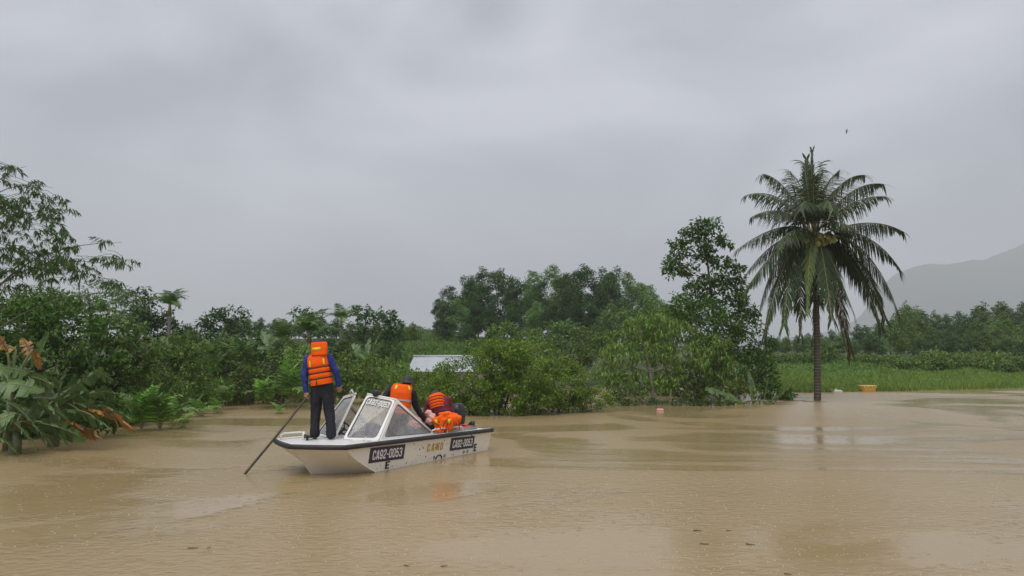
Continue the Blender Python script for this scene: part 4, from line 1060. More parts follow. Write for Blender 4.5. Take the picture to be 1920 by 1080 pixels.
# ------------------------------------------------------------------ COCONUT PALM
def coconut():
    Y = 30.2; b = W(1531, 750, Y); root = thing('coconut_palm', 'tall coconut palm with drooping fronds and green nuts standing in the water', 'palm tree', (b.x, Y, ground_z(b.x, Y)))
    cpx, cpy = 1526, 440; C = W(cpx, cpy, Y); b.z = -1.0
    mb = MB(); pts = bez(b, W(1534, 640, Y), C, 26); rr = [.165 if i < 2 else .148 - .0020*i + .008*((i % 2)*2 - 1)*.4 for i in range(26)]
    P2 = []; R2 = []
    for i in range(25):
        for j in range(4):
            f = j/4; P2.append(pts[i].lerp(pts[i+1], f)); R2.append((rr[i]*(1 - f) + rr[i+1]*f)*(1.02 if j == 0 else .985))
    mb.tube(P2, R2, 12); mb.build('trunk', 'palm_bark', root)
    fr = [  # control px, tip px, depth of control, depth of tip, material index
     ((1520, 370), (1523, 282), .2, .1, 3), ((1516, 360), (1512, 296), .3, .5, 3), ((1530, 350), (1546, 322), 1.0, 2.0, 0), ((1480, 335), (1431, 326), .8, 1.4, 0), ((1472, 345), (1398, 366), .2, .3, 0),
     ((1470, 372), (1407, 408), -.3, -.8, 0), ((1465, 405), (1379, 470), -.2, -.3, 0), ((1452, 432), (1390, 527), .3, .5, 0), ((1448, 455), (1393, 554), -.3, -.6, 0), ((1438, 475), (1419, 612), .4, .6, 0),
     ((1462, 470), (1432, 636), -.5, -.8, 0), ((1475, 480), (1470, 612), -.8, -1.2, 0), ((1497, 470), (1501, 630), -.6, -.9, 0), ((1516, 440), (1514, 586), -1.2, -1.5, 2), ((1533, 470), (1526, 640), .6, .9, 0),
     ((1560, 470), (1596, 664), .5, .7, 1), ((1556, 470), (1604, 594), -.7, -1.1, 0), ((1600, 450), (1653, 618), .4, .6, 0), ((1632, 432), (1687, 594), -.3, -.5, 0), ((1622, 465), (1660, 600), .9, 1.4, 0),
     ((1635, 420), (1691, 510), -.2, -.3, 0), ((1630, 398), (1695, 435), .4, .5, 0), ((1590, 365), (1662, 368), -.4, -.7, 0), ((1592, 335), (1657, 345), .3, .5, 0), ((1565, 325), (1622, 328), .8, 1.5, 0),
     ((1515, 345), (1500, 395), -1.4, -2.4, 0), ((1545, 345), (1562, 395), -1.3, -2.3, 0), ((1555, 400), (1605, 430), -1.0, -2.0, 0), ((1490, 410), (1455, 466), -1.0, -1.9, 0),
     ((1545, 480), (1560, 600), -1.0, -1.5, 0), ((1485, 450), (1440, 560), .9, 1.5, 0), ((1575, 440), (1630, 540), 1.0, 1.6, 0), ((1500, 345), (1482, 345), 1.2, 2.2, 0), ((1500, 345), (1478, 318), .5, 1.1, 0), ((1545, 340), (1575, 318), .6, 1.2, 0), ((1512, 345), (1508, 305), -.5, -.3, 0), ((1532, 345), (1540, 304), -.4, -.2, 0), ((1510, 380), (1488, 372), -.9, -1.5, 0), ((1540, 378), (1568, 366), -.8, -1.4, 0), ((1522, 350), (1528, 330), -1.0, -1.4, 0)]
    for i, (cp, tp, d1, d2, mi) in enumerate(fr):
        rg = random.Random(i); s = C + Vector(((cp[0] - cpx)*.003, d1*.2, rg.uniform(-.08, .2)))
        pts = bez(s, W(cp[0], cp[1], Y + d1), W(tp[0], tp[1], Y + d2), 16)
        ln = sum((pts[j+1] - pts[j]).length for j in range(15)); down = tp[1] > 480
        m = frond_mesh(pts, leaflet=.5 if mi == 3 else .55 if mi == 2 else min(1.0, .29*ln + .08) if not down else min(1.1, .26*ln), n=int(20*ln) if ln > 1.5 else 30, width=.044, hang=.1 if mi == 3 else 1.5 if down else 1.3, fwd=1.3 if mi == 3 else .6, lift=.05, start=.14, seed=i, rr=.035, jag=.25)
        frond_obj(m, 'frond', (('leaf_coco', 'rachis'), ('leaf_coco_old', 'rachis'), ('leaf_coco_lit', 'rachis'), ('leaf_coco', 'rachis'))[mi], root)
    rg = random.Random(5)
    for i, (px, py) in enumerate([(1505, 448), (1512, 452), (1508, 441), (1524, 446), (1530, 450), (1536, 444), (1529, 441), (1523, 453), (1537, 452), (1541, 447), (1552, 446), (1557, 451), (1560, 444), (1548, 453), (1517, 446), (1533, 457), (1554, 440), (1500, 444), (1544, 456), (1563, 450)]):
        p = W(px, py, Y - rg.uniform(.45, .85)); mb = MB(); r = rg.uniform(.10, .125); mb.ball(p, (r, r, r*1.18), nu=10, nv=8); mb.build('coconut', 'husk' if i % 4 else 'husk_brown', root)
    mb = MB()
    for i in range(9): a = i*.7; mb.tube([C + Vector((0, 0, -.1)), C + Vector((.35*math.cos(a), .3*math.sin(a), .02)), C + Vector((.5*math.cos(a), .45*math.sin(a), -.3))], [.03, .02, .008], 5)
    mb.build('flower_stalk', 'rachis', root)
    # dead hanging fronds
    for i, (a, bq) in enumerate([((1566, 560), (1592, 672))]):
        pts = bez(C, W(a[0], a[1], Y + .4*i - .3), W(bq[0], bq[1], Y + .5*i - .4), 14)
        o = frond_obj(frond_mesh(pts, .6, 90, .035, 1.5, .9, 0, .3, 90+i, .03), 'dead_frond', ('leaf_coco_old', 'rachis'), root); o['label'] = 'brown withered frond'
coconut()

# ------------------------------------------------------------------ frond prototypes for the slender palms
AM = ('leaf_areca', 'rachis')
for i in range(3):
    frond_proto('areca%d' % i, 1.8, (62 - 6*i, -18 - 14*i), .58, 26, .055, .45, .25, AM, 20+i, start=.10, rr=.018)
    frond_proto('young%d' % i, 1.5, (80 - 10*i, 10 - 22*i), .50, 12, .075, .45, .25, ('leaf_areca_young' if i == 0 else 'leaf_areca', 'rachis'), 30+i, start=.18, rr=.014)
    frond_proto('nipa%d' % i, 2.6, (76 - 10*i, 8 - 22*i), .70, 30, .07, .6, .2, AM, 40+i, start=.15, rr=.022)
AR = ['areca0', 'areca1', 'areca2']; YG = ['young0', 'young1', 'young2']; NI = ['nipa0', 'nipa1', 'nipa2']
def px_palm(name, label, px, py_top, Y, keys, n, group=None, sc=1.0, seed=0, stem_r=.06, drop=0.0, elev=None, shaft=True):
    top = W(px, py_top, Y); gz = ground_z(top.x, Y); return palm(name, label, 'palm', (top.x, Y, gz), max(.1, top.z - gz - drop), keys, n, group, stem_r=stem_r, seed=seed, sc=sc, elev=elev, shaft=shaft)
px_palm('areca_palm', 'slender areca palm rising alone above the dark round trees', 318, 590, 31, AR, 12, sc=.58, seed=1, stem_r=.07)
px_palm('areca_palm', 'areca palm directly behind the standing person, spreading fronds', 578, 640, 33, AR, 11, sc=.78, seed=2)
px_palm('areca_palm', 'areca palm with a thin bare stem beside the airy trees', 640, 612, 38, AR, 11, sc=.62, seed=3)
px_palm('areca_palm', 'areca palm showing its fan between banana clump and dark trees', 530, 650, 34, AR, 9, sc=.66, seed=4)
for i, (px, py, Y, s) in enumerate([(265, 808, 19.2, .80), (300, 806, 19.8, .72), (240, 800, 19.6, .6), (322, 796, 21.5, .55)]):
    g = G(px, py); palm('young_palm', 'young green palm tuft standing in the flood beside the banana clump', 'palm', (g.x, g.y, -.1), .1, YG, 9, 'young palms beside the banana clump', seed=50+i, sc=s, elev=(-5, 25))
for i, (px, py, Y, s) in enumerate([(545, 762, 27, 1.0), (497, 765, 27, .65), (425, 768, 26, .5)]):
    g = G(px, py); palm('young_palm', 'young palm tuft at the water edge under the leafy bank behind the boat', 'palm', (g.x, g.y, -.1), .25, YG, 13, 'young palms along the far left bank', seed=60+i, sc=s, elev=(-5, 22))
FP = [(395, 700, 31, .62, 'feather palm arching beneath the dark round-headed tree'), (452, 690, 32, .66, 'feather palm just left of the standing person, fronds spread wide'), (425, 665, 34, .62, 'taller feather palm against the trunk of the round-headed tree'), (340, 690, 29, .55, 'feather palm beside the small banana plant under the lone areca'), (290, 700, 27, .55, 'feather palm behind the young palms near the bananas'), (500, 672, 34, .6, 'feather palm behind the standing person near the small banana')]
for i, (px, py, Y, sc_, lab_) in enumerate(FP):
    c = W(px, py, Y); gz = ground_z(c.x, Y); palm('feather_palm', lab_, 'palm', (c.x, Y, gz), max(.2, c.z - gz - .2), NI, 9, 'feather palms on the left bank', seed=70+i, sc=sc_, elev=(-8, 22), stem_r=.08, shaft=False)

# ------------------------------------------------------------------ BANANA
def banana_plant(label, stem_px, Y, stem_h, leaves, name='banana_plant', seed=0, group=None, extra=None):
    if extra:
        rx = random.Random(seed + 900)
        for q in range(extra[2]):
            a = rx.uniform(-.2, math.pi + .2); bx_ = stem_px + rx.uniform(-18, 18); by_ = extra[0] + rx.uniform(-12, 16)
            leaves = leaves + [((bx_, by_), (bx_ + rx.uniform(75, 125)*math.cos(a), by_ - rx.uniform(15, 60)*math.sin(a) + rx.uniform(0, 40)*abs(math.cos(a))), rx.uniform(.14, .30), rx.uniform(26, 33), 'banana_leaf', (rx.uniform(0, .5), rx.uniform(-.2, .9), rx.uniform(.6, 1.1)))]
    b = W(stem_px, 800, Y); gz = min(0.0, ground_z(b.x, Y)); t = thing(name, label, 'banana plant', (b.x, Y, gz), group)
    mb = MB(); top = Vector((b.x, Y, stem_h)); mb.tube([Vector((b.x, Y, gz - .2)), Vector((b.x + .03, Y, stem_h*.5)), top], [.13, .11, .06], 10); mb.build('pseudostem', 'banana_stem', t)
    for i, (base, tip, arch, wpx, mat, dy) in enumerate(leaves):
        p0 = W(base[0], base[1], Y + dy[0]); p2 = W(tip[0], tip[1], Y + dy[1]); mid = (p0 + p2)/2; mid.z += arch*(p2 - p0).length
        petiole = MB(); petiole.tube(bez(top, (top + p0)/2 + Vector((0, 0, .12)), p0, 6), [.035, .03, .028, .026, .024, .022], 6); 
        bl, rb = banana_leaf(p0, mid, p2, 0.98*wpx*m_per_px(Y), seed*31 + i, torn=.55 if mat != 'banana_leaf_bright' else .2, hangs=.36, n=26, twist=max(.75, dy[2] if len(dy) > 2 else 0.0), petiole=.03)
        lo = bl.build('leaf', mat, t); 
        if mat == 'banana_leaf_dry': lo['label'] = 'withered orange brown leaf'
        if mat == 'banana_leaf_yellow': lo['label'] = 'yellowed dying leaf'
        o = rb.build('midrib', 'midrib' if 'dry' not in mat else 'husk_brown'); adopt(o, lo)
        o = petiole.build('leaf_stalk', 'midrib'); adopt(o, lo)
    return t
g_, d_, y_, br = 'banana_leaf', 'banana_leaf_dry', 'banana_leaf_yellow', 'banana_leaf_bright'
banana_plant('tall banana plant with a bright upright leaf and yellow dying leaves on top', 18, 15.2, 1.25, [
    ((58, 690), (92, 622), .05, 36, br, (.2, .5, .9)), ((30, 655), (-22, 652), .2, 26, y_, (-.1, -.2, .3)), ((60, 668), (42, 634), .1, 20, d_, (.1, .2, .6)), ((62, 655), (74, 692), .25, 16, d_, (0, .1)),
    ((55, 700), (-10, 690), .12, 40, g_, (0, -.4, .4)), ((84, 735), (-8, 722), .18, 42, g_, (-.2, -.5, .3)), ((5, 700), (48, 655), .1, 34, g_, (.3, .8, .8)), ((10, 752), (70, 805), .15, 34, g_, (-.5, -.8)),
    ((14, 660), (-5, 628), .1, 14, d_, (-.2, -.3, .6)), ((40, 715), (100, 712), .25, 36, g_, (.2, .4, .5))], seed=1, extra=(728, 0, 7))
banana_plant('sprawling banana plant with orange withered leaves drooping to the water', 100, 15.8, .95, [
    ((108, 740), (126, 690), .05, 34, g_, (.3, .6, .9)), ((104, 755), (192, 690), .08, 40, g_, (.2, .5, .8)), ((98, 770), (165, 732), .1, 42, g_, (-.1, -.1, .6)), ((145, 758), (216, 738), .35, 36, g_, (.2, .4, .4)),
    ((40, 752), (130, 790), .18, 40, g_, (-.6, -.9, .4)), ((108, 772), (210, 808), .22, 30, g_, (-.3, -.6, .3)), ((148, 764), (250, 790), .22, 22, g_, (.1, .0, .2)), ((150, 771), (256, 810), .20, 34, d_, (-.1, -.3, .5)),
    ((112, 790), (192, 824), .12, 30, d_, (-.4, -.7, .5)), ((72, 786), (126, 834), .15, 36, g_, (-.5, -.8, .3)), ((88, 716), (104, 725), .3, 24, y_, (.3, .1)), ((65, 740), (40, 690), .1, 36, g_, (.5, .8, .8)), ((180, 700), (212, 715), .2, 20, g_, (.8, .9, .4))], seed=2, extra=(762, 0, 8))
banana_plant('low banana plant sunk in the flood below the taller ones, leaves in the water', 28, 14.6, .45, [
    ((16, 786), (70, 846), .18, 34, g_, (-.1, -.3, .3)), ((8, 770), (18, 826), .12, 34, g_, (0, -.1, .2)), ((-8, 818), (34, 852), .15, 26, g_, (-.2, -.3, .2)), ((40, 780), (58, 800), .3, 26, d_, (.2, .2)),
    ((30, 775), (-15, 800), .2, 40, g_, (-.1, -.3)), ((45, 790), (100, 838), .2, 30, g_, (.1, .1, .3)), ((20, 775), (60, 742), .15, 38, g_, (.3, .5, .7))], seed=3, extra=(795, 0, 5))
for i, (px, Y, py, sd) in enumerate([(512, 33, 660, 7), (330, 29, 665, 8), (690, 33, 675, 9), (245, 26, 640, 10)]):
    lv = []; rg = random.Random(sd)
    for j in range(7):
        a = 2*math.pi*j/7 + rg.uniform(-.3, .3); up_ = rg.uniform(28, 52) if j < 4 else rg.uniform(-5, 25)
        lv.append(((px + 5*math.cos(a), py - 3), (px + 30*math.cos(a), py - up_), .22, 17, g_ if j != 5 else br, (.1*math.sin(a), 1.0*math.sin(a), .7)))
    c = W(px, py, Y); banana_plant(('small banana plant with upright leaves behind the standing person', 'small banana plant beneath the lone areca palm', 'small banana plant below the airy trees', 'small banana plant among the left broadleaf trees')[i], px, Y, c.z, lv, seed=sd)
banana_plant('toppled banana plant lying in the water beside the coconut palm', 1428, 28.2, .12, [
    ((1412, 757), (1402, 694), .04, 26, g_, (0, .1, 1.1)), ((1432, 757), (1440, 715), .05, 26, g_, (.1, .2, -.9)), ((1395, 757), (1322, 727), .10, 20, g_, (-.1, -.3, .6)), ((1450, 757), (1497, 708), .1, 10, g_, (0, .2, .8)),
    ((1440, 757), (1470, 738), .2, 16, g_, (-.1, -.1, .4)), ((1385, 757), (1376, 756), .2, 8, y_, (-.2, -.3))], seed=12)

# ------------------------------------------------------------------ BAMBOO
def bamboo():
    Y = 15.5; b = W(-120, 800, Y); root = thing('bamboo', 'bamboo arching over the bank with drooping narrow leaves against the sky', 'bamboo', (b.x, Y, -.1))
    arcs = [((-120, 820), (-90, 330), (50, 312)), ((-140, 820), (-110, 360), (142, 395)), ((-110, 820), (-90, 430), (232, 500)), ((-150, 820), (-120, 420), (60, 470)), ((-120, 820), (-60, 540), (255, 548)), ((-160, 820), (-140, 300), (100, 352)), ((-100, 820), (-80, 450), (228, 455))]
    for i, (a, c, e) in enumerate(arcs):
        mb = MB(); pts = bez(W(*a, Y + i*.15), W(*c, Y + i*.1 - .3), W(*e, Y + (i % 3)*.4 - .4), 16); mb.tube(pts, [.04*(1 - .93*j/15) for j in range(16)], 6); mb.build('culm', 'culm', root)
    protos = []
    for v in range(8):
        rg = random.Random(200+v); mb = MB(); vs = []; fs = []; p = Vector((0, 0, 0)); az = rg.uniform(-.5, .5)
        nodes = []
        for i in range(5):
            nodes.append(len(vs)); vs += [p.copy(), p + Vector((0, .003, .005))]
            if i: fs.append((nodes[i-1], nodes[i], nodes[i] + 1, nodes[i-1] + 1))
            p = p + Vector((math.cos(az)*.085, math.sin(az)*.085, .02 - .025*i))
        for i in range(5):
            for k in range(4 if i < 4 else 6):
                an = rg.uniform(0, 6.28); d = Vector((math.cos(an)*.45 + .25, math.sin(an)*.45, -rg.uniform(.35, 1.3))).normalized(); Lf = rg.uniform(.11, .22); sd_ = d.cross(Vector((rg.uniform(-1, 1), rg.uniform(-1, 1), .4))).normalized()*Lf*.085
                q = vs[nodes[i]]; o_ = len(vs); vs += [q + d*Lf*.35 + sd_, q + d*Lf + Vector((0, 0, -.02)), q + d*Lf*.35 - sd_]; fs += [(nodes[i], o_, o_ + 1), (nodes[i], o_ + 1, o_ + 2)]
        mb.add(vs, fs); me = bpy.data.meshes.new('leaf_spray'); me.from_pydata(mb.v, [], mb.f); me.materials.append(MATS['leaf_bamboo']); protos.append(me)
    rg = random.Random(9); spots = []
    for cx, cy, rx, ry, n in [(25, 385, 40, 32, 34), (85, 368, 45, 22, 26), (60, 415, 60, 30, 40), (128, 392, 20, 26, 16), (45, 452, 60, 22, 22), (15, 510, 40, 45, 40), (80, 520, 50, 30, 36), (125, 440, 25, 22, 18), (150, 470, 28, 22, 18), (140, 505, 45, 22, 26), (185, 505, 30, 18, 14), (212, 492, 12, 9, 5), (242, 496, 10, 8, 6), (232, 535, 20, 10, 12), (35, 318, 16, 6, 7), (10, 345, 25, 14, 10), (220, 458, 8, 4, 3), (60, 490, 50, 18, 18), (100, 480, 40, 15, 14), (250, 490, 6, 6, 2), (20, 415, 30, 40, 22)]:
        for i in range(n):
            a = rg.uniform(0, 2*math.pi); r = math.sqrt(rg.random()); spots.append((cx + rx*r*math.cos(a), cy - 6 + ry*r*math.sin(a)))
    rg.shuffle(spots); tw = MB()
    for px, py in spots[:298]:
        o = bpy.data.objects.new('leaf_spray', protos[rg.randrange(8)]); COL.objects.link(o); o.parent = root; o.matrix_parent_inverse = wmat(root).inverted()
        p = W(px - 20, py, Y + rg.uniform(-.9, .9)); o.location = p; s = rg.uniform(.6, .95); o.scale = (s, s, s); o.rotation_euler = (rg.uniform(-.4, .4), rg.uniform(-.4, .4), rg.uniform(0, 6.3))
        if rg.random() < .8:
            q = p + Vector((-rg.uniform(.15, .5), rg.uniform(-.15, .15), rg.uniform(-.12, .18))); tw.tube([p, (p + q)/2 + Vector((0, 0, .04)), q], .005, 3, cap=False)
    o = tw.build('twigs', 'culm', root); o['kind'] = 'stuff'
bamboo()

# ------------------------------------------------------------------ TREES AND SHRUBS of the banks
gL = 'dark broadleaf trees of the left bank'
px_tree('broadleaf_tree', 'dense dark broadleaf tree right above the banana clump', 'tree', [(40, 610, 75, 55), (120, 600, 70, 50), (70, 670, 90, 55), (165, 650, 60, 55), (20, 690, 60, 60)], 19.5, .15, 'leaf_dark', 60, tr=.16, cov=.9, clump=.3, seed=101)
px_tree('broadleaf_tree', 'dark broadleaf tree sloping down between banana clump and young palms', 'tree', [(215, 620, 60, 45), (200, 690, 70, 55), (260, 670, 50, 50), (150, 730, 70, 40), (250, 740, 50, 40)], 20.8, .15, 'leaf_mid', 220, tr=.14, cov=.9, clump=.3, seed=102)
px_tree('fine_leaved_tree', 'pale fine-leaved tree peering over the dark trees under the bamboo', 'tree', [(185, 555, 55, 30), (150, 575, 50, 35), (225, 580, 45, 40), (80, 560, 60, 30)], 31, .12, 'leaf_grey', 180, tr=.13, cov=.55, clump=.26, seed=103)
px_tree('broadleaf_tree', 'dark tree stepping down from the bamboo toward the lone areca palm', 'tree', [(255, 570, 38, 34), (285, 600, 40, 34), (250, 610, 40, 40), (320, 625, 40, 34)], 33, .17, 'leaf_deep', 275, tr=.14, cov=.9, seed=104)
px_tree('broadleaf_tree', 'dark round-headed tree standing against the grey sky left of the boat', 'tree', [(408, 605, 34, 26), (440, 604, 32, 30), (375, 620, 32, 28), (470, 640, 34, 30), (420, 640, 50, 30)], 39, .19, 'leaf_deep', 425, tr=.16, cov=.85, clump=.28, seed=105)
px_tree('broadleaf_tree', 'dark tree filling the gap beneath the lone areca palm', 'tree', [(335, 640, 45, 35), (300, 660, 45, 40), (370, 660, 45, 40)], 34, .18, 'leaf_deep', 335, tr=.13, cov=.8, seed=106)
px_tree('broadleaf_tree', 'deep green tree behind the feather palms', 'tree', [(485, 650, 28, 32), (460, 690, 45, 40), (520, 690, 40, 45), (400, 700, 50, 40)], 37, .18, 'leaf_deep', 480, tr=.12, cov=.8, seed=107)
px_tree('leafy_shrub', 'added dark shrub standing in for the shade behind the banana stems', 'shrub', [(30, 785, 80, 45), (120, 780, 70, 38), (195, 772, 50, 34), (-40, 780, 60, 60)], 17.4, .15, 'leaf_dark', 90, tr=.04, stems=3, cov=.8, nl=8, seed=108, crownname='foliage')  # extra shrub put in to darken the inside of the banana clump
px_tree('leafy_shrub', 'dark shrub behind the trunks of the drooping trees', 'shrub', [(1180, 722, 60, 30), (1270, 722, 60, 30), (1345, 722, 50, 30)], 33.5, .17, 'leaf_dark', 1260, tr=.05, stems=3, cov=.8, nl=8, seed=109, crownname='foliage')
px_tree('broadleaf_tree', 'mid green leafy tree above the young palms near the banana clump', 'tree', [(300, 680, 60, 40), (340, 650, 50, 34), (350, 705, 55, 36)], 26, .15, 'leaf_mid', 320, tr=.1, cov=.85, seed=171)
px_tree('broadleaf_tree', 'fresh green low tree between lone areca palm and feather palms', 'tree', [(400, 690, 55, 38), (445, 665, 45, 34), (380, 665, 40, 30)], 32.5, .16, 'leaf_mid', 410, tr=.1, cov=.85, seed=172)
px_tree('broadleaf_tree', 'fresh green bushy tree just behind the standing person\'s shoulders', 'tree', [(545, 670, 45, 34), (590, 690, 45, 34), (530, 705, 45, 34)], 31.5, .16, 'leaf_mid', 560, tr=.1, cov=.85, seed=173)
px_tree('broadleaf_tree', 'leafy tree beneath the bamboo sprays beside the pale fine-leaved tree', 'tree', [(30, 575, 60, 34), (110, 570, 50, 30), (60, 610, 70, 40)], 23, .14, 'leaf_mid', 60, tr=.12, cov=.85, seed=174)
px_tree('leafy_tree', 'fresh green tree joining the acacia wood to the tall sparse tree', 'tree', [(1250, 600, 46, 30), (1290, 590, 36, 30), (1230, 640, 50, 34), (1180, 635, 46, 32)], 40, .19, 'leaf_mid', 1250, tr=.1, cov=.9, seed=175)
px_tree('broadleaf_tree', 'dark leafy tree at the root of the bamboo', 'tree', [(-120, 640, 90, 70), (-200, 680, 90, 70), (-60, 680, 70, 60), (-140, 750, 120, 50)], 19, .15, 'leaf_dark', -130, tr=.15, cov=.8, seed=176)
px_tree('broadleaf_tree', 'large leafy tree on the bank beyond the bamboo', 'tree', [(-330, 630, 110, 80), (-420, 690, 110, 80), (-280, 710, 100, 70), (-360, 770, 140, 50)], 18.5, .15, 'leaf_mid', -350, tr=.15, cov=.8, seed=177)
gB = 'leafy shrubs along the left bank'
LB = ['leafy shrub left of the young palms off the far bank', 'leafy shrub at the water edge below the round-headed tree', 'leafy shrub between the young palm tuft and the small banana', 'leafy shrub rising right behind the standing person\'s legs', 'leafy shrub behind the windscreen of the boat', 'broad leafy shrub above the leaning person\'s arm', 'leafy shrub squeezed against the tin roof corner', 'leafy shrub behind the young palms beside the bananas', 'leafy shrub at the foot of the airy trees']
for i, (sp, Y) in enumerate([([(385, 735, 45, 34), (355, 715, 35, 30)], 27), ([(455, 728, 45, 38), (470, 700, 40, 28)], 28), ([(520, 735, 40, 34), (545, 705, 34, 30)], 28.5), ([(590, 735, 45, 34), (560, 670, 38, 26)], 29.5), ([(655, 728, 46, 40), (640, 690, 40, 24)], 28.5), ([(715, 728, 46, 44), (700, 690, 46, 24)], 28), ([(755, 735, 36, 38), (745, 700, 36, 22)], 29.5), ([(310, 735, 45, 40), (290, 700, 40, 34)], 24), ([(610, 700, 40, 30), (670, 675, 40, 22)], 33)]):
    px_tree('leafy_shrub', LB[i], 'shrub', sp, Y, .13, 'leaf_mid' if i % 3 else 'leaf_pale', group=gB, tr=.05, cov=.85, clump=.3, stems=3, nl=12, seed=120+i, crownname='foliage', droop=.35)
px_tree('airy_tree', 'thin-crowned tree half hidden behind the fan palm over the standing person', 'tree', [(566, 590, 22, 16), (590, 600, 18, 20), (610, 630, 26, 26), (552, 615, 14, 16)], 41, .20, 'leaf_acacia', 585, tr=.10, cov=.55, clump=.32, seed=131)
px_tree('airy_tree', 'open flat-topped tree with sky gaps and forked branches left of the hill', 'tree', [(675, 585, 24, 14), (700, 590, 22, 14), (690, 610, 34, 16), (660, 620, 24, 20), (680, 645, 40, 24)], 42, .20, 'leaf_acacia', 680, tr=.11, cov=.6, clump=.34, seed=132)
px_tree('airy_tree', 'small tiered tree with layered clumps next to the grassy hill', 'tree', [(727, 593, 20, 10), (740, 606, 20, 10), (735, 625, 24, 12), (715, 640, 34, 16), (725, 662, 40, 22)], 43, .20, 'leaf_acacia', 728, tr=.09, cov=.65, clump=.34, seed=133)
px_tree('broadleaf_tree', 'dark low tree crowding the foot of the airy trees', 'tree', [(700, 665, 50, 26), (650, 665, 40, 28), (620, 665, 36, 30)], 37, .17, 'leaf_deep', 670, tr=.1, cov=.85, seed=134)
# centre: big shrubs behind the boat
px_tree('flooded_shrub', 'huge rounded olive green shrub in the water right behind the boat', 'shrub', [(880, 728, 80, 58), (930, 690, 70, 52), (990, 700, 80, 60), (830, 745, 52, 42), (960, 750, 110, 38), (935, 655, 45, 22)], 23.6, .085, 'leaf_shrub', 925, tr=.07, stems=6, cov=1.0, clump=.22, nl=30, seed=140, crownname='foliage', fill=1.7, updir=.35)
px_tree('flooded_shrub', 'olive shrub trailing into the water at the end of the huge shrub', 'shrub', [(1060, 730, 62, 50), (1110, 748, 46, 26), (1050, 690, 40, 26), (1015, 755, 60, 30)], 24.6, .085, 'leaf_shrub', 1065, tr=.05, stems=5, cov=.95, clump=.24, nl=22, seed=141, crownname='foliage', fill=1.6, updir=.3)
px_tree('flooded_shrub', 'lower shrub tucked between the boat motor and the tin roof', 'shrub', [(800, 730, 40, 34), (785, 715, 30, 24), (830, 708, 36, 22)], 25.5, .09, 'leaf_shrub', 805, tr=.05, stems=4, cov=.8, clump=.26, seed=142, crownname='foliage', updir=.3)
# drooping trees
px_tree('drooping_tree', 'pale green tree with hanging leaf bunches over the flooded gap', 'tree', [(1205, 608, 40, 24), (1235, 612, 46, 28), (1165, 665, 46, 28), (1225, 655, 55, 30), (1290, 665, 50, 32), (1215, 712, 64, 26), (1140, 700, 40, 24)], 28.2, .20, 'leaf_pale', 1225, tr=.12, cov=.75, clump=.26, droop=1.3, ratio=.30, seed=150, bark='bark_pale')
px_tree('drooping_tree', 'pale green tree with hanging leaf bunches in front of the dark tall tree', 'tree', [(1330, 650, 46, 26), (1310, 690, 50, 30), (1360, 690, 40, 30), (1270, 712, 50, 22), (1280, 620, 36, 24)], 28.8, .19, 'leaf_mid', 1310, tr=.10, cov=.75, clump=.27, droop=1.2, ratio=.32, seed=151)
px_tree('tall_tree', 'tall sparse tree with clumped crown and bare limbs left of the coconut palm', 'tree', [(1328, 424, 34, 18), (1300, 440, 30, 20), (1270, 465, 24, 18), (1345, 455, 26, 18), (1310, 470, 30, 16), (1262, 500, 26, 22), (1290, 505, 22, 14), (1345, 490, 26, 12), (1378, 500, 20, 12), (1335, 530, 40, 20), (1380, 535, 28, 20), (1300, 545, 26, 20), (1350, 570, 50, 24), (1395, 585, 26, 30)], 33, .21, 'leaf_dark', 1345, tr=.15, cov=1.15, clump=.40, fill=1.4, nl=60, seed=152, deep=.9)
px_tree('broadleaf_tree', 'dense dark tree at the foot of the tall sparse tree', 'tree', [(1320, 590, 50, 34), (1275, 575, 32, 26), (1350, 620, 60, 40), (1400, 640, 46, 50), (1380, 690, 60, 44), (1425, 690, 34, 50), (1330, 660, 50, 40)], 31.4, .16, 'leaf_dark', 1385, tr=.13, cov=.95, clump=.28, seed=153)
px_tree('leafy_shrub', 'dark glossy shrub next to the toppled banana plant', 'shrub', [(1455, 735, 30, 22), (1475, 742, 18, 12), (1430, 728, 26, 20)], 30.6, .15, 'leaf_dark', 1450, tr=.04, stems=3, cov=.9, clump=.3, nl=8, seed=154, crownname='foliage')
px_tree('leafy_shrub', 'yellowish green shrub overhanging the flooded gap', 'shrub', [(1385, 728, 42, 16), (1330, 735, 34, 14), (1290, 742, 30, 12)], 28.6, .17, 'leaf_yellow', 1360, tr=.03, stems=3, cov=.42, clump=.34, nl=10, seed=155, crownname='foliage')
px_tree('leafy_shrub', 'low dark shrub trailing on the water below the drooping trees', 'shrub', [(1200, 752, 50, 9), (1290, 754, 50, 8), (1150, 752, 40, 12), (1350, 755, 40, 8)], 27.4, .10, 'leaf_dark', 1240, tr=.03, stems=4, cov=.7, clump=.5, nl=10, seed=156, crownname='foliage')
# middle distance between shrub and hill
LM = ['pale feathery tree above the end of the huge olive shrub', 'mid green tree between the olive shrubs and the drooping tree', 'pale tree standing taller behind the drooping tree', 'leafy tree between the acacia wood and the tall sparse tree', 'leafy tree over the top of the huge olive shrub before the acacias', 'olive bushy tree directly behind the huge flooded shrub']
for i, (sp, Y, mt) in enumerate([([(1060, 628, 48, 30), (1030, 650, 40, 26)], 48, 'leaf_acacia_pale'), ([(1110, 650, 50, 34), (1080, 670, 40, 26)], 42, 'leaf_mid'), ([(1150, 605, 38, 34), (1135, 640, 40, 30)], 50, 'leaf_acacia_pale'), ([(1200, 590, 46, 22), (1250, 600, 40, 26)], 52, 'leaf_mid'), ([(960, 630, 60, 24), (900, 650, 40, 20)], 52, 'leaf_mid'), ([(1000, 660, 60, 26)], 44, 'leaf_shrub')]):
    px_tree('leafy_tree', LM[i], 'tree', sp, Y, .22, mt, group='mid-height trees before the acacia wood', tr=.09, cov=.85, clump=.3, nl=14, seed=160+i)

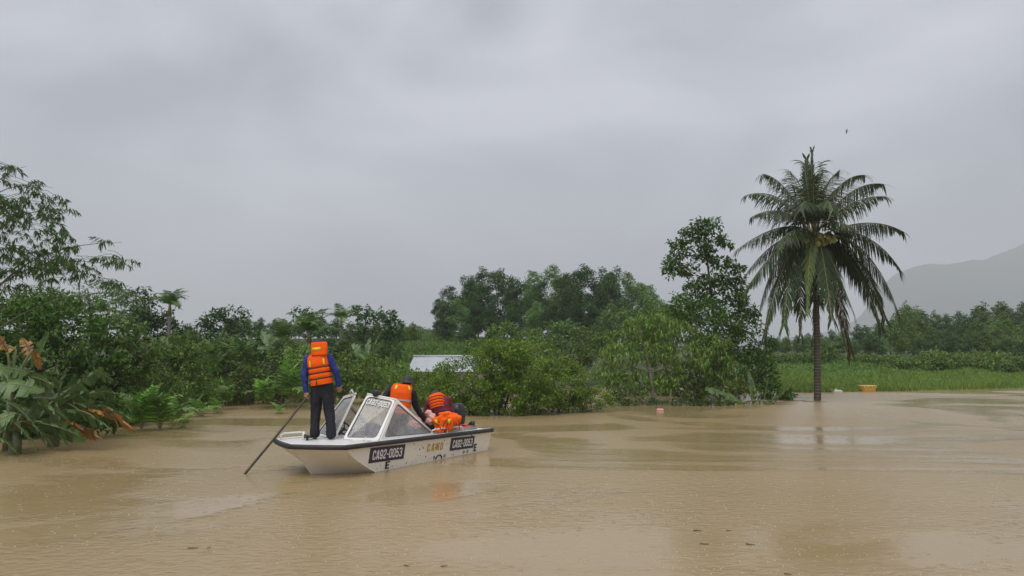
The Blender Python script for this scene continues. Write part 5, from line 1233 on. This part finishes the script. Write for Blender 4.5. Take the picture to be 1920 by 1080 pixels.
# acacia wood on the hill: three kinds copied
gA = 'acacia wood on the hill'
AC = []
for v in range(3):
    rg = np.random.default_rng(300+v); ells = []
    for i in range(11):
        z = 1.5 + 7.0*(i/10); w = 1.9*math.sin(math.pi*min(1, .25 + .56*i/10))**.8; a = rg.uniform(0, 6.3)
        ells.append(((w*.55*math.cos(a), w*.55*math.sin(a), z), (w*.78, w*.78, .95)))
    AC.append(local_tree('acacia_tree', 'dark green acacia standing in the wood on the hilltop', 'tree', ells, .24, ('leaf_acacia', 'leaf_acacia', 'leaf_acacia_pale')[v], gA, tr=.11, cov=.85, clump=.40, seed=310+v, nl=26, updir=.25))
rg = random.Random(21)
ac = [(828, 560, 74, 0), (846, 535, 76, 1), (872, 520, 78, 0), (898, 503, 80, 0), (920, 510, 76, 1), (945, 506, 80, 0), (968, 520, 74, 1), (992, 508, 82, 2), (1015, 520, 76, 0), (1040, 497, 80, 2), (1062, 512, 74, 1), (1088, 498, 78, 0), (1108, 502, 82, 1), (1130, 505, 78, 0), (1155, 502, 76, 0), (1176, 510, 80, 2), (1200, 530, 78, 2), (1224, 535, 84, 2),
      (860, 570, 68, 2), (890, 575, 66, 1), (925, 565, 68, 0), (960, 570, 66, 1), (1000, 570, 66, 2), (1035, 565, 67, 0), (1075, 565, 66, 0), (1110, 565, 66, 1), (1140, 570, 66, 2), (1180, 575, 66, 1), (1215, 575, 68, 0), (1250, 570, 70, 1), (840, 590, 69, 0), (1005, 545, 71, 0), (880, 548, 72, 1), (1060, 540, 71, 1), (1120, 540, 71, 0)]
used = set()
for px, py, Y, v in ac:
    top = W(px, py, Y); gz = ground_z(top.x, Y); s = max(.45, (top.z - gz)/9.3); w = s*rg.uniform(.95, 1.2)
    lab = ('dark green acacia standing in the wood on the hilltop', 'dark green acacia standing in the wood on the hilltop', 'paler feathery acacia mixed into the wood on the hilltop')[v]
    loc = (top.x, Y, gz)
    if v not in used: used.add(v); t = AC[v]; t.location = loc; t.scale = (w, w, s); t['label'] = lab
    else: dup(AC[v], loc, rg.uniform(0, 6.3), (w, w, s), lab, gA)
# far hedge on the hill and low scrub
HB = local_tree('hill_shrub', 'light green low bush on the crest of the hill', 'shrub', [((0, 0, .9), (1.3, 1.3, .8)), ((.8, .2, .7), (.9, .9, .6)), ((-.8, .1, .8), (.9, .9, .7))], .24, 'leaf_acacia_pale', 'bushes on the hill crest', tr=.05, cov=.7, clump=.36, seed=330, nl=8, stems=3)
first = True
for i, (px, py, Y) in enumerate([(745, 612, 88), (765, 615, 86), (782, 612, 90), (800, 616, 84), (815, 618, 82), (828, 622, 80), (755, 632, 80), (735, 625, 86), (775, 628, 84), (808, 630, 78), (770, 622, 95), (795, 624, 95), (720, 628, 84), (845, 628, 74)]):
    top = W(px, py, Y); gz = ground_z(top.x, Y); s = max(.5, (top.z - gz)/1.6); loc = (top.x, Y, gz)
    if first: HB.location = loc; HB.scale = (s*1.2, s*1.2, s); first = False
    else: dup(HB, loc, i*1.3, (s*1.2, s*1.2, s))

# right-hand wood and shrubs
gR = 'trees of the wood behind the meadow'
RT = []
for v in range(3):
    rg_ = np.random.default_rng(400+v); ells = []
    for i in range(8):
        z = 1.6 + 3.9*(i/7); w = 1.7*math.sin(math.pi*min(1, .30 + .60*i/7)); a = rg_.uniform(0, 6.3)
        ells.append(((w*.5*math.cos(a), w*.5*math.sin(a), z), (w*.85, w*.85, .85)))
    RT.append(local_tree('meadow_wood_tree', 'bushy green tree in the wood beyond the wet meadow', 'tree', ells, .25, ('leaf_acacia', 'leaf_mid', 'leaf_acacia_pale')[v], gR, tr=.09, cov=.85, clump=.40, seed=410+v, nl=16))
used = set(); rg = random.Random(31)
def rtree(px, py, Y, v, f=1.15, own=None, grp=None):
    top = W(px, py, Y); gz = ground_z(top.x, Y); s = max(.3, (top.z - gz)/6.2); w = s*f*rg.uniform(.95, 1.25); loc = (top.x, Y, gz)
    lab = ('dark green bushy tree in the wood beyond the wet meadow', 'mid green bushy tree in the wood beyond the wet meadow', 'pale green bushy tree in the wood beyond the wet meadow')[v]
    if v not in used: used.add(v); t = RT[v]; t.location = loc; t.scale = (w, w, s); t['label'] = lab
    else: dup(RT[v], loc, rg.uniform(0, 6.3), (w, w, s), own or lab, grp)
top_line = [(1440, 640), (1500, 628), (1560, 618), (1620, 606), (1670, 598), (1700, 568), (1740, 588), (1790, 582), (1840, 570), (1880, 566), (1930, 562), (2000, 560)]
tx_ = [p[0] for p in top_line]; ty_ = [p[1] for p in top_line]
px = 1440
while px < 1990:
    rtree(px, np.interp(px, tx_, ty_) + rg.uniform(-4, 10), rg.uniform(88, 98), rg.choice([0, 0, 1])); px += rg.uniform(16, 26)
px = 1445
while px < 1980:
    rtree(px, np.interp(px, tx_, ty_) + rg.uniform(18, 36), rg.uniform(76, 84), rg.choice([0, 1, 2])); px += rg.uniform(22, 34)
px = 1450
while px < 1980:
    rtree(px, np.interp(px, [1450, 1600, 1750, 1980], [650, 642, 634, 626]) + rg.uniform(-18, 18), np.interp(px, [1450, 1650, 1780, 1980], [78, 74, 64, 60]) + rg.uniform(-2, 3), rg.choice([1, 2, 0]), 1.5); px += rg.uniform(24, 38)
rtree(1697, 566, 82, 1, .8)
for px in range(440, 790, 24): rtree(px, rg.uniform(628, 642), rg.uniform(56, 66), rg.choice([0, 1, 0]), 1.3, 'bushy tree closing the view behind the palms of the left bank', 'trees behind the left bank palms')
# low dark scrub on the meadow edge
MS = local_tree('meadow_shrub', 'low dark scrub bush on the meadow in front of the wood', 'shrub', [((0, 0, .45), (1.1, .9, .5)), ((.8, .1, .35), (.8, .7, .4)), ((-.9, .1, .35), (.8, .7, .4))], .18, 'leaf_mid', 'scrub bushes on the meadow edge', tr=.03, cov=.8, clump=.36, seed=440, nl=6, stems=3)
first = True; rg = random.Random(41)
spots = [(1735, 690, 50), (1700, 694, 51), (1770, 686, 51), (1800, 690, 52), (1850, 686, 52), (1890, 684, 53), (1930, 684, 53), (1830, 678, 56), (1665, 682, 55), (1620, 676, 57), (1580, 672, 58), (1540, 668, 58), (1500, 668, 57), (1750, 676, 57), (1905, 674, 57), (1465, 668, 56), (1690, 676, 58), (1790, 674, 60), (1870, 668, 60)]
for i, (px, py, Y) in enumerate(spots):
    c = W(px, py, Y); gz = ground_z(c.x, Y); s = rg.uniform(.9, 1.5); loc = (c.x, Y, gz - .05)
    if first: MS.location = loc; MS.scale = (s*1.3, s, s); first = False
    else: dup(MS, loc, rg.uniform(0, 6.3), (s*1.3, s, s*rg.uniform(.8, 1.2)))

# ------------------------------------------------------------------ GRASS (uncountable)
def grass(name, label, n, region, hgt, wid, mat, seed, zoff=0.0, lean=.25):
    rng = np.random.default_rng(seed); px, Yy = region(rng, n); x = (px - 960)/F*Yy; z = terrain(x, Yy) + zoff
    n = len(x); P = np.stack([x, Yy, z], 1); h = (hgt*rng.uniform(.45, 1.3, n)*(.9 + .35*np.sin(x*1.3 + 2*np.sin(Yy*.7)) + .25*np.sin(x*3.7 + Yy*2.1)).clip(.35, 1.6))[:, None]; w = wid*rng.uniform(.7, 1.3, n)[:, None]
    a = rng.uniform(0, 6.28, n); S = np.stack([np.cos(a), np.sin(a)*.4, np.zeros(n)], 1); Dv = np.stack([rng.normal(size=n)*lean, rng.normal(size=n)*lean, np.ones(n)], 1); T = np.stack([rng.normal(size=n)*lean*1.6, rng.normal(size=n)*lean*1.6, np.full(n, .75)], 1)
    m = P + Dv*h*.55; tp = m + T*h*.5
    V = np.stack([P - S*w*.5, P + S*w*.5, m + S*w*.4, m - S*w*.4, tp], 1).reshape(-1, 3); i = np.arange(n)*5
    fl = np.stack([i, i+1, i+2, i+3, i+3, i+2, i+4], 1).reshape(-1); lt = np.tile([4, 3], n)
    o = link(name, mesh_np(name, V, fl, lt), mat); return tag(o, label, 'grass', kind='stuff')
def front(rng, n):
    px = rng.uniform(1440, 2010, n); ys = np.interp(px, SHORE[:, 0], SHORE[:, 1]); return px, ys - .5 + 9.5*rng.random(n)**1.15
grass('tall_grass', 'fresh bright green tall grass along the water edge of the meadow', 70000, front, .33, .035, 'grass_tall', 1)
def back(rng, n):
    px = rng.uniform(1440, 2010, n); return px, 46 + 20*rng.random(n)
grass('meadow_weeds', 'duller low weeds covering the meadow behind the tall grass', 50000, back, .30, .075, 'grass_dull', 2, lean=.6)
def hill(rng, n):
    px = rng.uniform(690, 1000, n); return px, 43 + 38*rng.random(n)
grass('hill_grass', 'dull green weedy grass on the hill behind the tin roof', 45000, hill, .34, .09, 'grass_dull', 3, lean=.6)
def lf(rng, n):
    px = rng.uniform(-150, 720, n); ys = np.interp(px, SHORE[:, 0], SHORE[:, 1]); return px, ys + 8*rng.random(n)
grass('bank_undergrowth', 'dark weedy undergrowth on the left bank between the trees', 30000, lf, .55, .06, 'leaf_mid', 4, lean=.5)

# ------------------------------------------------------------------ HOUSE with the tin roof
def house():
    c = W(830, 690, 38); t = thing('house', 'flooded house showing only its pale corrugated tin roof behind the shrub', 'house', (c.x, 37.5, -.1))
    xa, xb, y0, y1, z0, z1 = W(762, 690, 36.2).x, W(762, 690, 36.2).x + 4.6, 36.2, 38.9, .98, 1.68
    n = 5
    for s in range(n):
        a = xa + (xb - xa)*s/n; b = xa + (xb - xa)*(s+1)/n + .04; m = 24; vs = []; fs = []
        for i in range(m+1):
            x = a + (b - a)*i/m; dz = .008*math.sin(i*2*math.pi/4) + .006*(s % 2)
            vs += [(x, y0, z0 + dz), (x, y1, z1 + dz), (x, y0, z0 + dz - .012), (x, y1, z1 + dz - .012)]
        for i in range(m):
            o = 4*i; fs += [(o, o+4, o+5, o+1), (o+2, o+3, o+7, o+6), (o, o+2, o+6, o+4), (o+1, o+5, o+7, o+3)]
        mb = MB(); mb.add(vs, fs); mb.build('roof_sheet', 'tin_roof', t, smooth=False)
    mb = MB(); mb.tube([(xa - .05, y1, z1 + .03), (xb + .05, y1, z1 + .03)], .05, 8); mb.build('ridge_cap', 'tin_roof', t)
    for q, (x0, x1, ya, yb) in enumerate([(xa + .25, xb - .25, y0 + .3, y0 + .42), (xa + .25, xa + .37, y0 + .42, y1), (xb - .37, xb - .25, y0 + .42, y1)]):
        mb = MB(); mb.add([(x0, ya, -.5), (x1, ya, -.5), (x1, yb, -.5), (x0, yb, -.5)] + [(x0, ya, z0 + .05), (x1, ya, z0 + .05), (x1, yb, z0 + (.05 if q == 0 else .65)), (x0, yb, z0 + (.05 if q == 0 else .65))], [(0, 1, 5, 4), (1, 2, 6, 5), (2, 3, 7, 6), (3, 0, 4, 7), (4, 5, 6, 7)]); mb.build('wall', 'wall_plaster', t, smooth=False)
house()

# ------------------------------------------------------------------ small floating things
def floats():
    g = G(1627, 734); k = m_per_px(g.y); t = thing('yellow_tub', 'yellow plastic tub floating at the edge of the grass', 'tub', (g.x, g.y, -.06))
    n = 28; mk = lambda rx, ry, z: [Vector((g.x + rx*math.copysign(abs(math.cos(q))**.45, math.cos(q)), g.y + ry*math.copysign(abs(math.sin(q))**.45, math.sin(q)), z)) for q in [2*math.pi*j/n for j in range(n)]]
    loft([mk(.31, .22, -.10), mk(.33, .24, .0), mk(.355, .26, .27), mk(.335, .24, .27), mk(.31, .22, .0), mk(.30, .21, -.06)]).build('basin', 'tub_yellow', t)
    loft([mk(.375, .28, .255), mk(.38, .285, .30), mk(.34, .245, .302), mk(.34, .245, .262)], cap=False).build('rim', 'tub_rim', t)
    for dx in (-.27, -.1, .1, .27):
        mb = MB(); mb.box((g.x + dx, g.y - .262, .20), (.035, .03, .10)); mb.build('rib', 'tub_rim', t)
    g = G(1566, 735); t = thing('white_sack', 'white plastic sack lying half sunk beside the palm trunk', 'sack', (g.x, g.y, -.05))
    mb = MB(); n = 16; rings = []
    for i in range(13):
        s = i/12; x = -.36 + .72*s; r = .015 + .10*math.sin(math.pi*min(1, s*.9 + .08))**.7; zc = .02 + .20*max(0, .35 - s)**1.1*2.2
        rings.append([Vector((g.x + x, g.y + r*1.3*math.cos(q), zc + r*math.sin(q)*(1 + .25*math.sin(5*q + i)))) for q in [2*math.pi*j/n for j in range(n)]])
    loft(rings).build('film', 'sack', t)
    g = G(1238, 770); mb = MB(); n = 14
    rings = [[Vector((g.x + x*.85, g.y + r*.75*math.cos(q), .025 + r*.75*math.sin(q))) for q in [2*math.pi*j/n for j in range(n)]] for x, r in ((-.14, .03), (-.13, .055), (-.06, .062), (.06, .060), (.12, .055), (.135, .03))]
    tag(loft(rings).build('pink_float', 'pink_foam'), 'small pink float drifting off the drooping trees', 'float')
    for px, py, s, lab in ((1754, 729.5, .12, 'scrap of white foam at the grass edge beyond the yellow tub'), (1676, 731, .12, 'small white foam scrap drifting just beyond the yellow tub'), (1609, 733, .10, 'tiny white foam scrap between sack and yellow tub')):
        g = G(px, py); mb = MB(); mb.ball((g.x, g.y, .02), (s, s*.6, .04), nu=9, nv=6)
        mb.v = [(v[0], v[1], v[2] + .012*mnoise.noise((v[0]*30, v[1]*30, v[2]*30))) for v in mb.v]; tag(mb.build('foam_scrap', 'sack'), lab, 'litter')
    rg = random.Random(77)
    def twig(px, py, ln, lab, grp=None):
        g = G(px, py); mb = MB(); a = rg.uniform(-.4, .4); p = Vector((g.x, g.y, .008)); pts = [p]
        for i in range(5): a += rg.uniform(-.35, .35); p = p + Vector((math.cos(a), math.sin(a), 0))*ln/5; pts.append(p.copy())
        mb.tube(pts, [v_*min(1, ln*2.5 + .25) for v_ in (.010, .010, .009, .008, .006, .004)], 5)
        for i in (1, 3): mb.tube([pts[i], pts[i] + Vector((.4, .3*(1 if i == 1 else -1), 0))*ln*.3], [.004, .002], 4)
        tag(mb.build('floating_twig', 'driftwood'), lab, 'twig', grp)
    lt = 'dark twig drifting on open muddy water'
    for px, py, ln in ((1300, 996, .10), (1362, 996, .06), (1312, 1021, .10), (1398, 1021, .10), (758, 1061, .07), (826, 1063, .07), (1470, 1077, .07), (352, 1029, .10), (388, 1029, .05)): twig(px, py, ln, lt, 'twigs on the water')
    for px, py, ln in ((1470, 752, 1.2), (1505, 753, .9), (1450, 755, .7)): twig(px, py, ln, 'branch floating beside the coconut palm trunk', 'branches by the palm')
    # floating frond tips and sprouts by the left bank
    for i, (px, py, s) in enumerate([(524, 776, .30), (372, 782, .45), (400, 776, .40), (345, 803, .30)]):
        g = G(px, py); palm('floating_fronds', 'palm fronds poking out of the water off the left bank', 'fronds', (g.x, g.y, -.05), .1, YG, 7, 'fronds poking from the water', seed=90+i, sc=s, elev=(-50, 0))
    # bird
    c = W(1587, 246, 45); t = thing('bird', 'small dark bird gliding with spread wings in the grey sky', 'bird', c)
    mb = MB(); mb.tube([c + Vector((-.05, 0, 0)), c + Vector((-.02, 0, .005)), c + Vector((.05, 0, .01)), c + Vector((.13, 0, .0))], [.012, .028, .024, .008], 8); mb.build('body', 'bird_feather', t)
    for tip, mid in ((Vector((.10, .06, .17)), Vector((-.01, .03, .09))), (Vector((-.06, -.05, -.21)), Vector((-.03, -.03, -.10)))):
        mb = MB(); b0 = Vector((-.02, 0, 0)); wv = Vector((.06, 0, 0)); vs = []
        for p, w in ((b0, 1.0), (mid, .95), (tip*.75 + mid*.25, .6), (tip, .1)): vs += [c + p, c + p + wv*w + Vector((0, .006, 0)), c + p + wv*w + Vector((0, -.006, 0))]
        mb.add(vs, [(3*i+a, 3*i+(a+1) % 3, 3*i+3+(a+1) % 3, 3*i+3+a) for i in range(3) for a in range(3)] + [(0, 1, 2), (9, 10, 11)]); mb.build('wing', 'bird_feather', t)
floats()
def splashes():
    rng = np.random.default_rng(8); n = 5200
    y = 1/np.interp(rng.random(n), [0, 1], [1/5.5, 1/34]); x = rng.uniform(-.75, .75, n)*y
    keep = np.array([mnoise.noise((a*.16, b*.22, 3.3)) for a, b in zip(x, y)]) > rng.uniform(-.35, .25, n); x = x[keep]; y = y[keep]; n = len(x)
    r = rng.uniform(.0035, .0095, n); k = 6; ang = np.arange(k)*2*math.pi/k; V = np.zeros((n, 2*k+1, 3))
    for j in range(k):
        V[:, j] = np.stack([x + r*1.25*math.cos(ang[j]), y + r*1.25*math.sin(ang[j]), np.full(n, -.003)], 1)
        V[:, k+j] = np.stack([x + r*.8*math.cos(ang[j]), y + r*.8*math.sin(ang[j]), r*.45], 1)
    V[:, 2*k] = np.stack([x, y, r*.8], 1); b = (np.arange(n)*(2*k+1))[:, None]; fl = []; 
    quad = np.concatenate([np.stack([b[:, 0]+j, b[:, 0]+(j+1) % k, b[:, 0]+k+(j+1) % k, b[:, 0]+k+j], 1) for j in range(k)]); tri = np.concatenate([np.stack([b[:, 0]+k+j, b[:, 0]+k+(j+1) % k, b[:, 0]+2*k], 1) for j in range(k)])
    o = link('rain_splashes', mesh_np('rain_splashes', V.reshape(-1, 3), np.concatenate([quad.ravel(), tri.ravel()]), np.concatenate([np.full(len(quad), 4), np.full(len(tri), 3)])), 'splash', smooth=True)
    tag(o, 'tiny bubbles and splashes of raindrops on the muddy water', 'splashes', kind='stuff')
plain('splash', (0.47, 0.37, 0.24), 0.2, 0.1)
splashes()

# ------------------------------------------------------------------ haze of the rain
def haze():
    mb = MB(); mb.box((300, 1650, 260), (5600, 3700, 530)); o = mb.build('haze', 'rubber', smooth=False); o.data.materials.clear()
    m, t = newmat('haze_air'); v = N(t, 'ShaderNodeVolumePrincipled'); v.inputs['Color'].default_value = (.95, .97, 1, 1); v.inputs['Density'].default_value = .0005; v.inputs['Anisotropy'].default_value = 0.0
    ou = N(t, 'ShaderNodeOutputMaterial'); t.links.new(v.outputs[0], ou.inputs['Volume']); o.data.materials.append(m); tag(o, kind='stuff', label='pale rain haze filling the air over the flood', cat='haze')
haze()
#print('TRIS', sum(len(m.loops) - 2*len(m.polygons) for m in bpy.data.meshes))
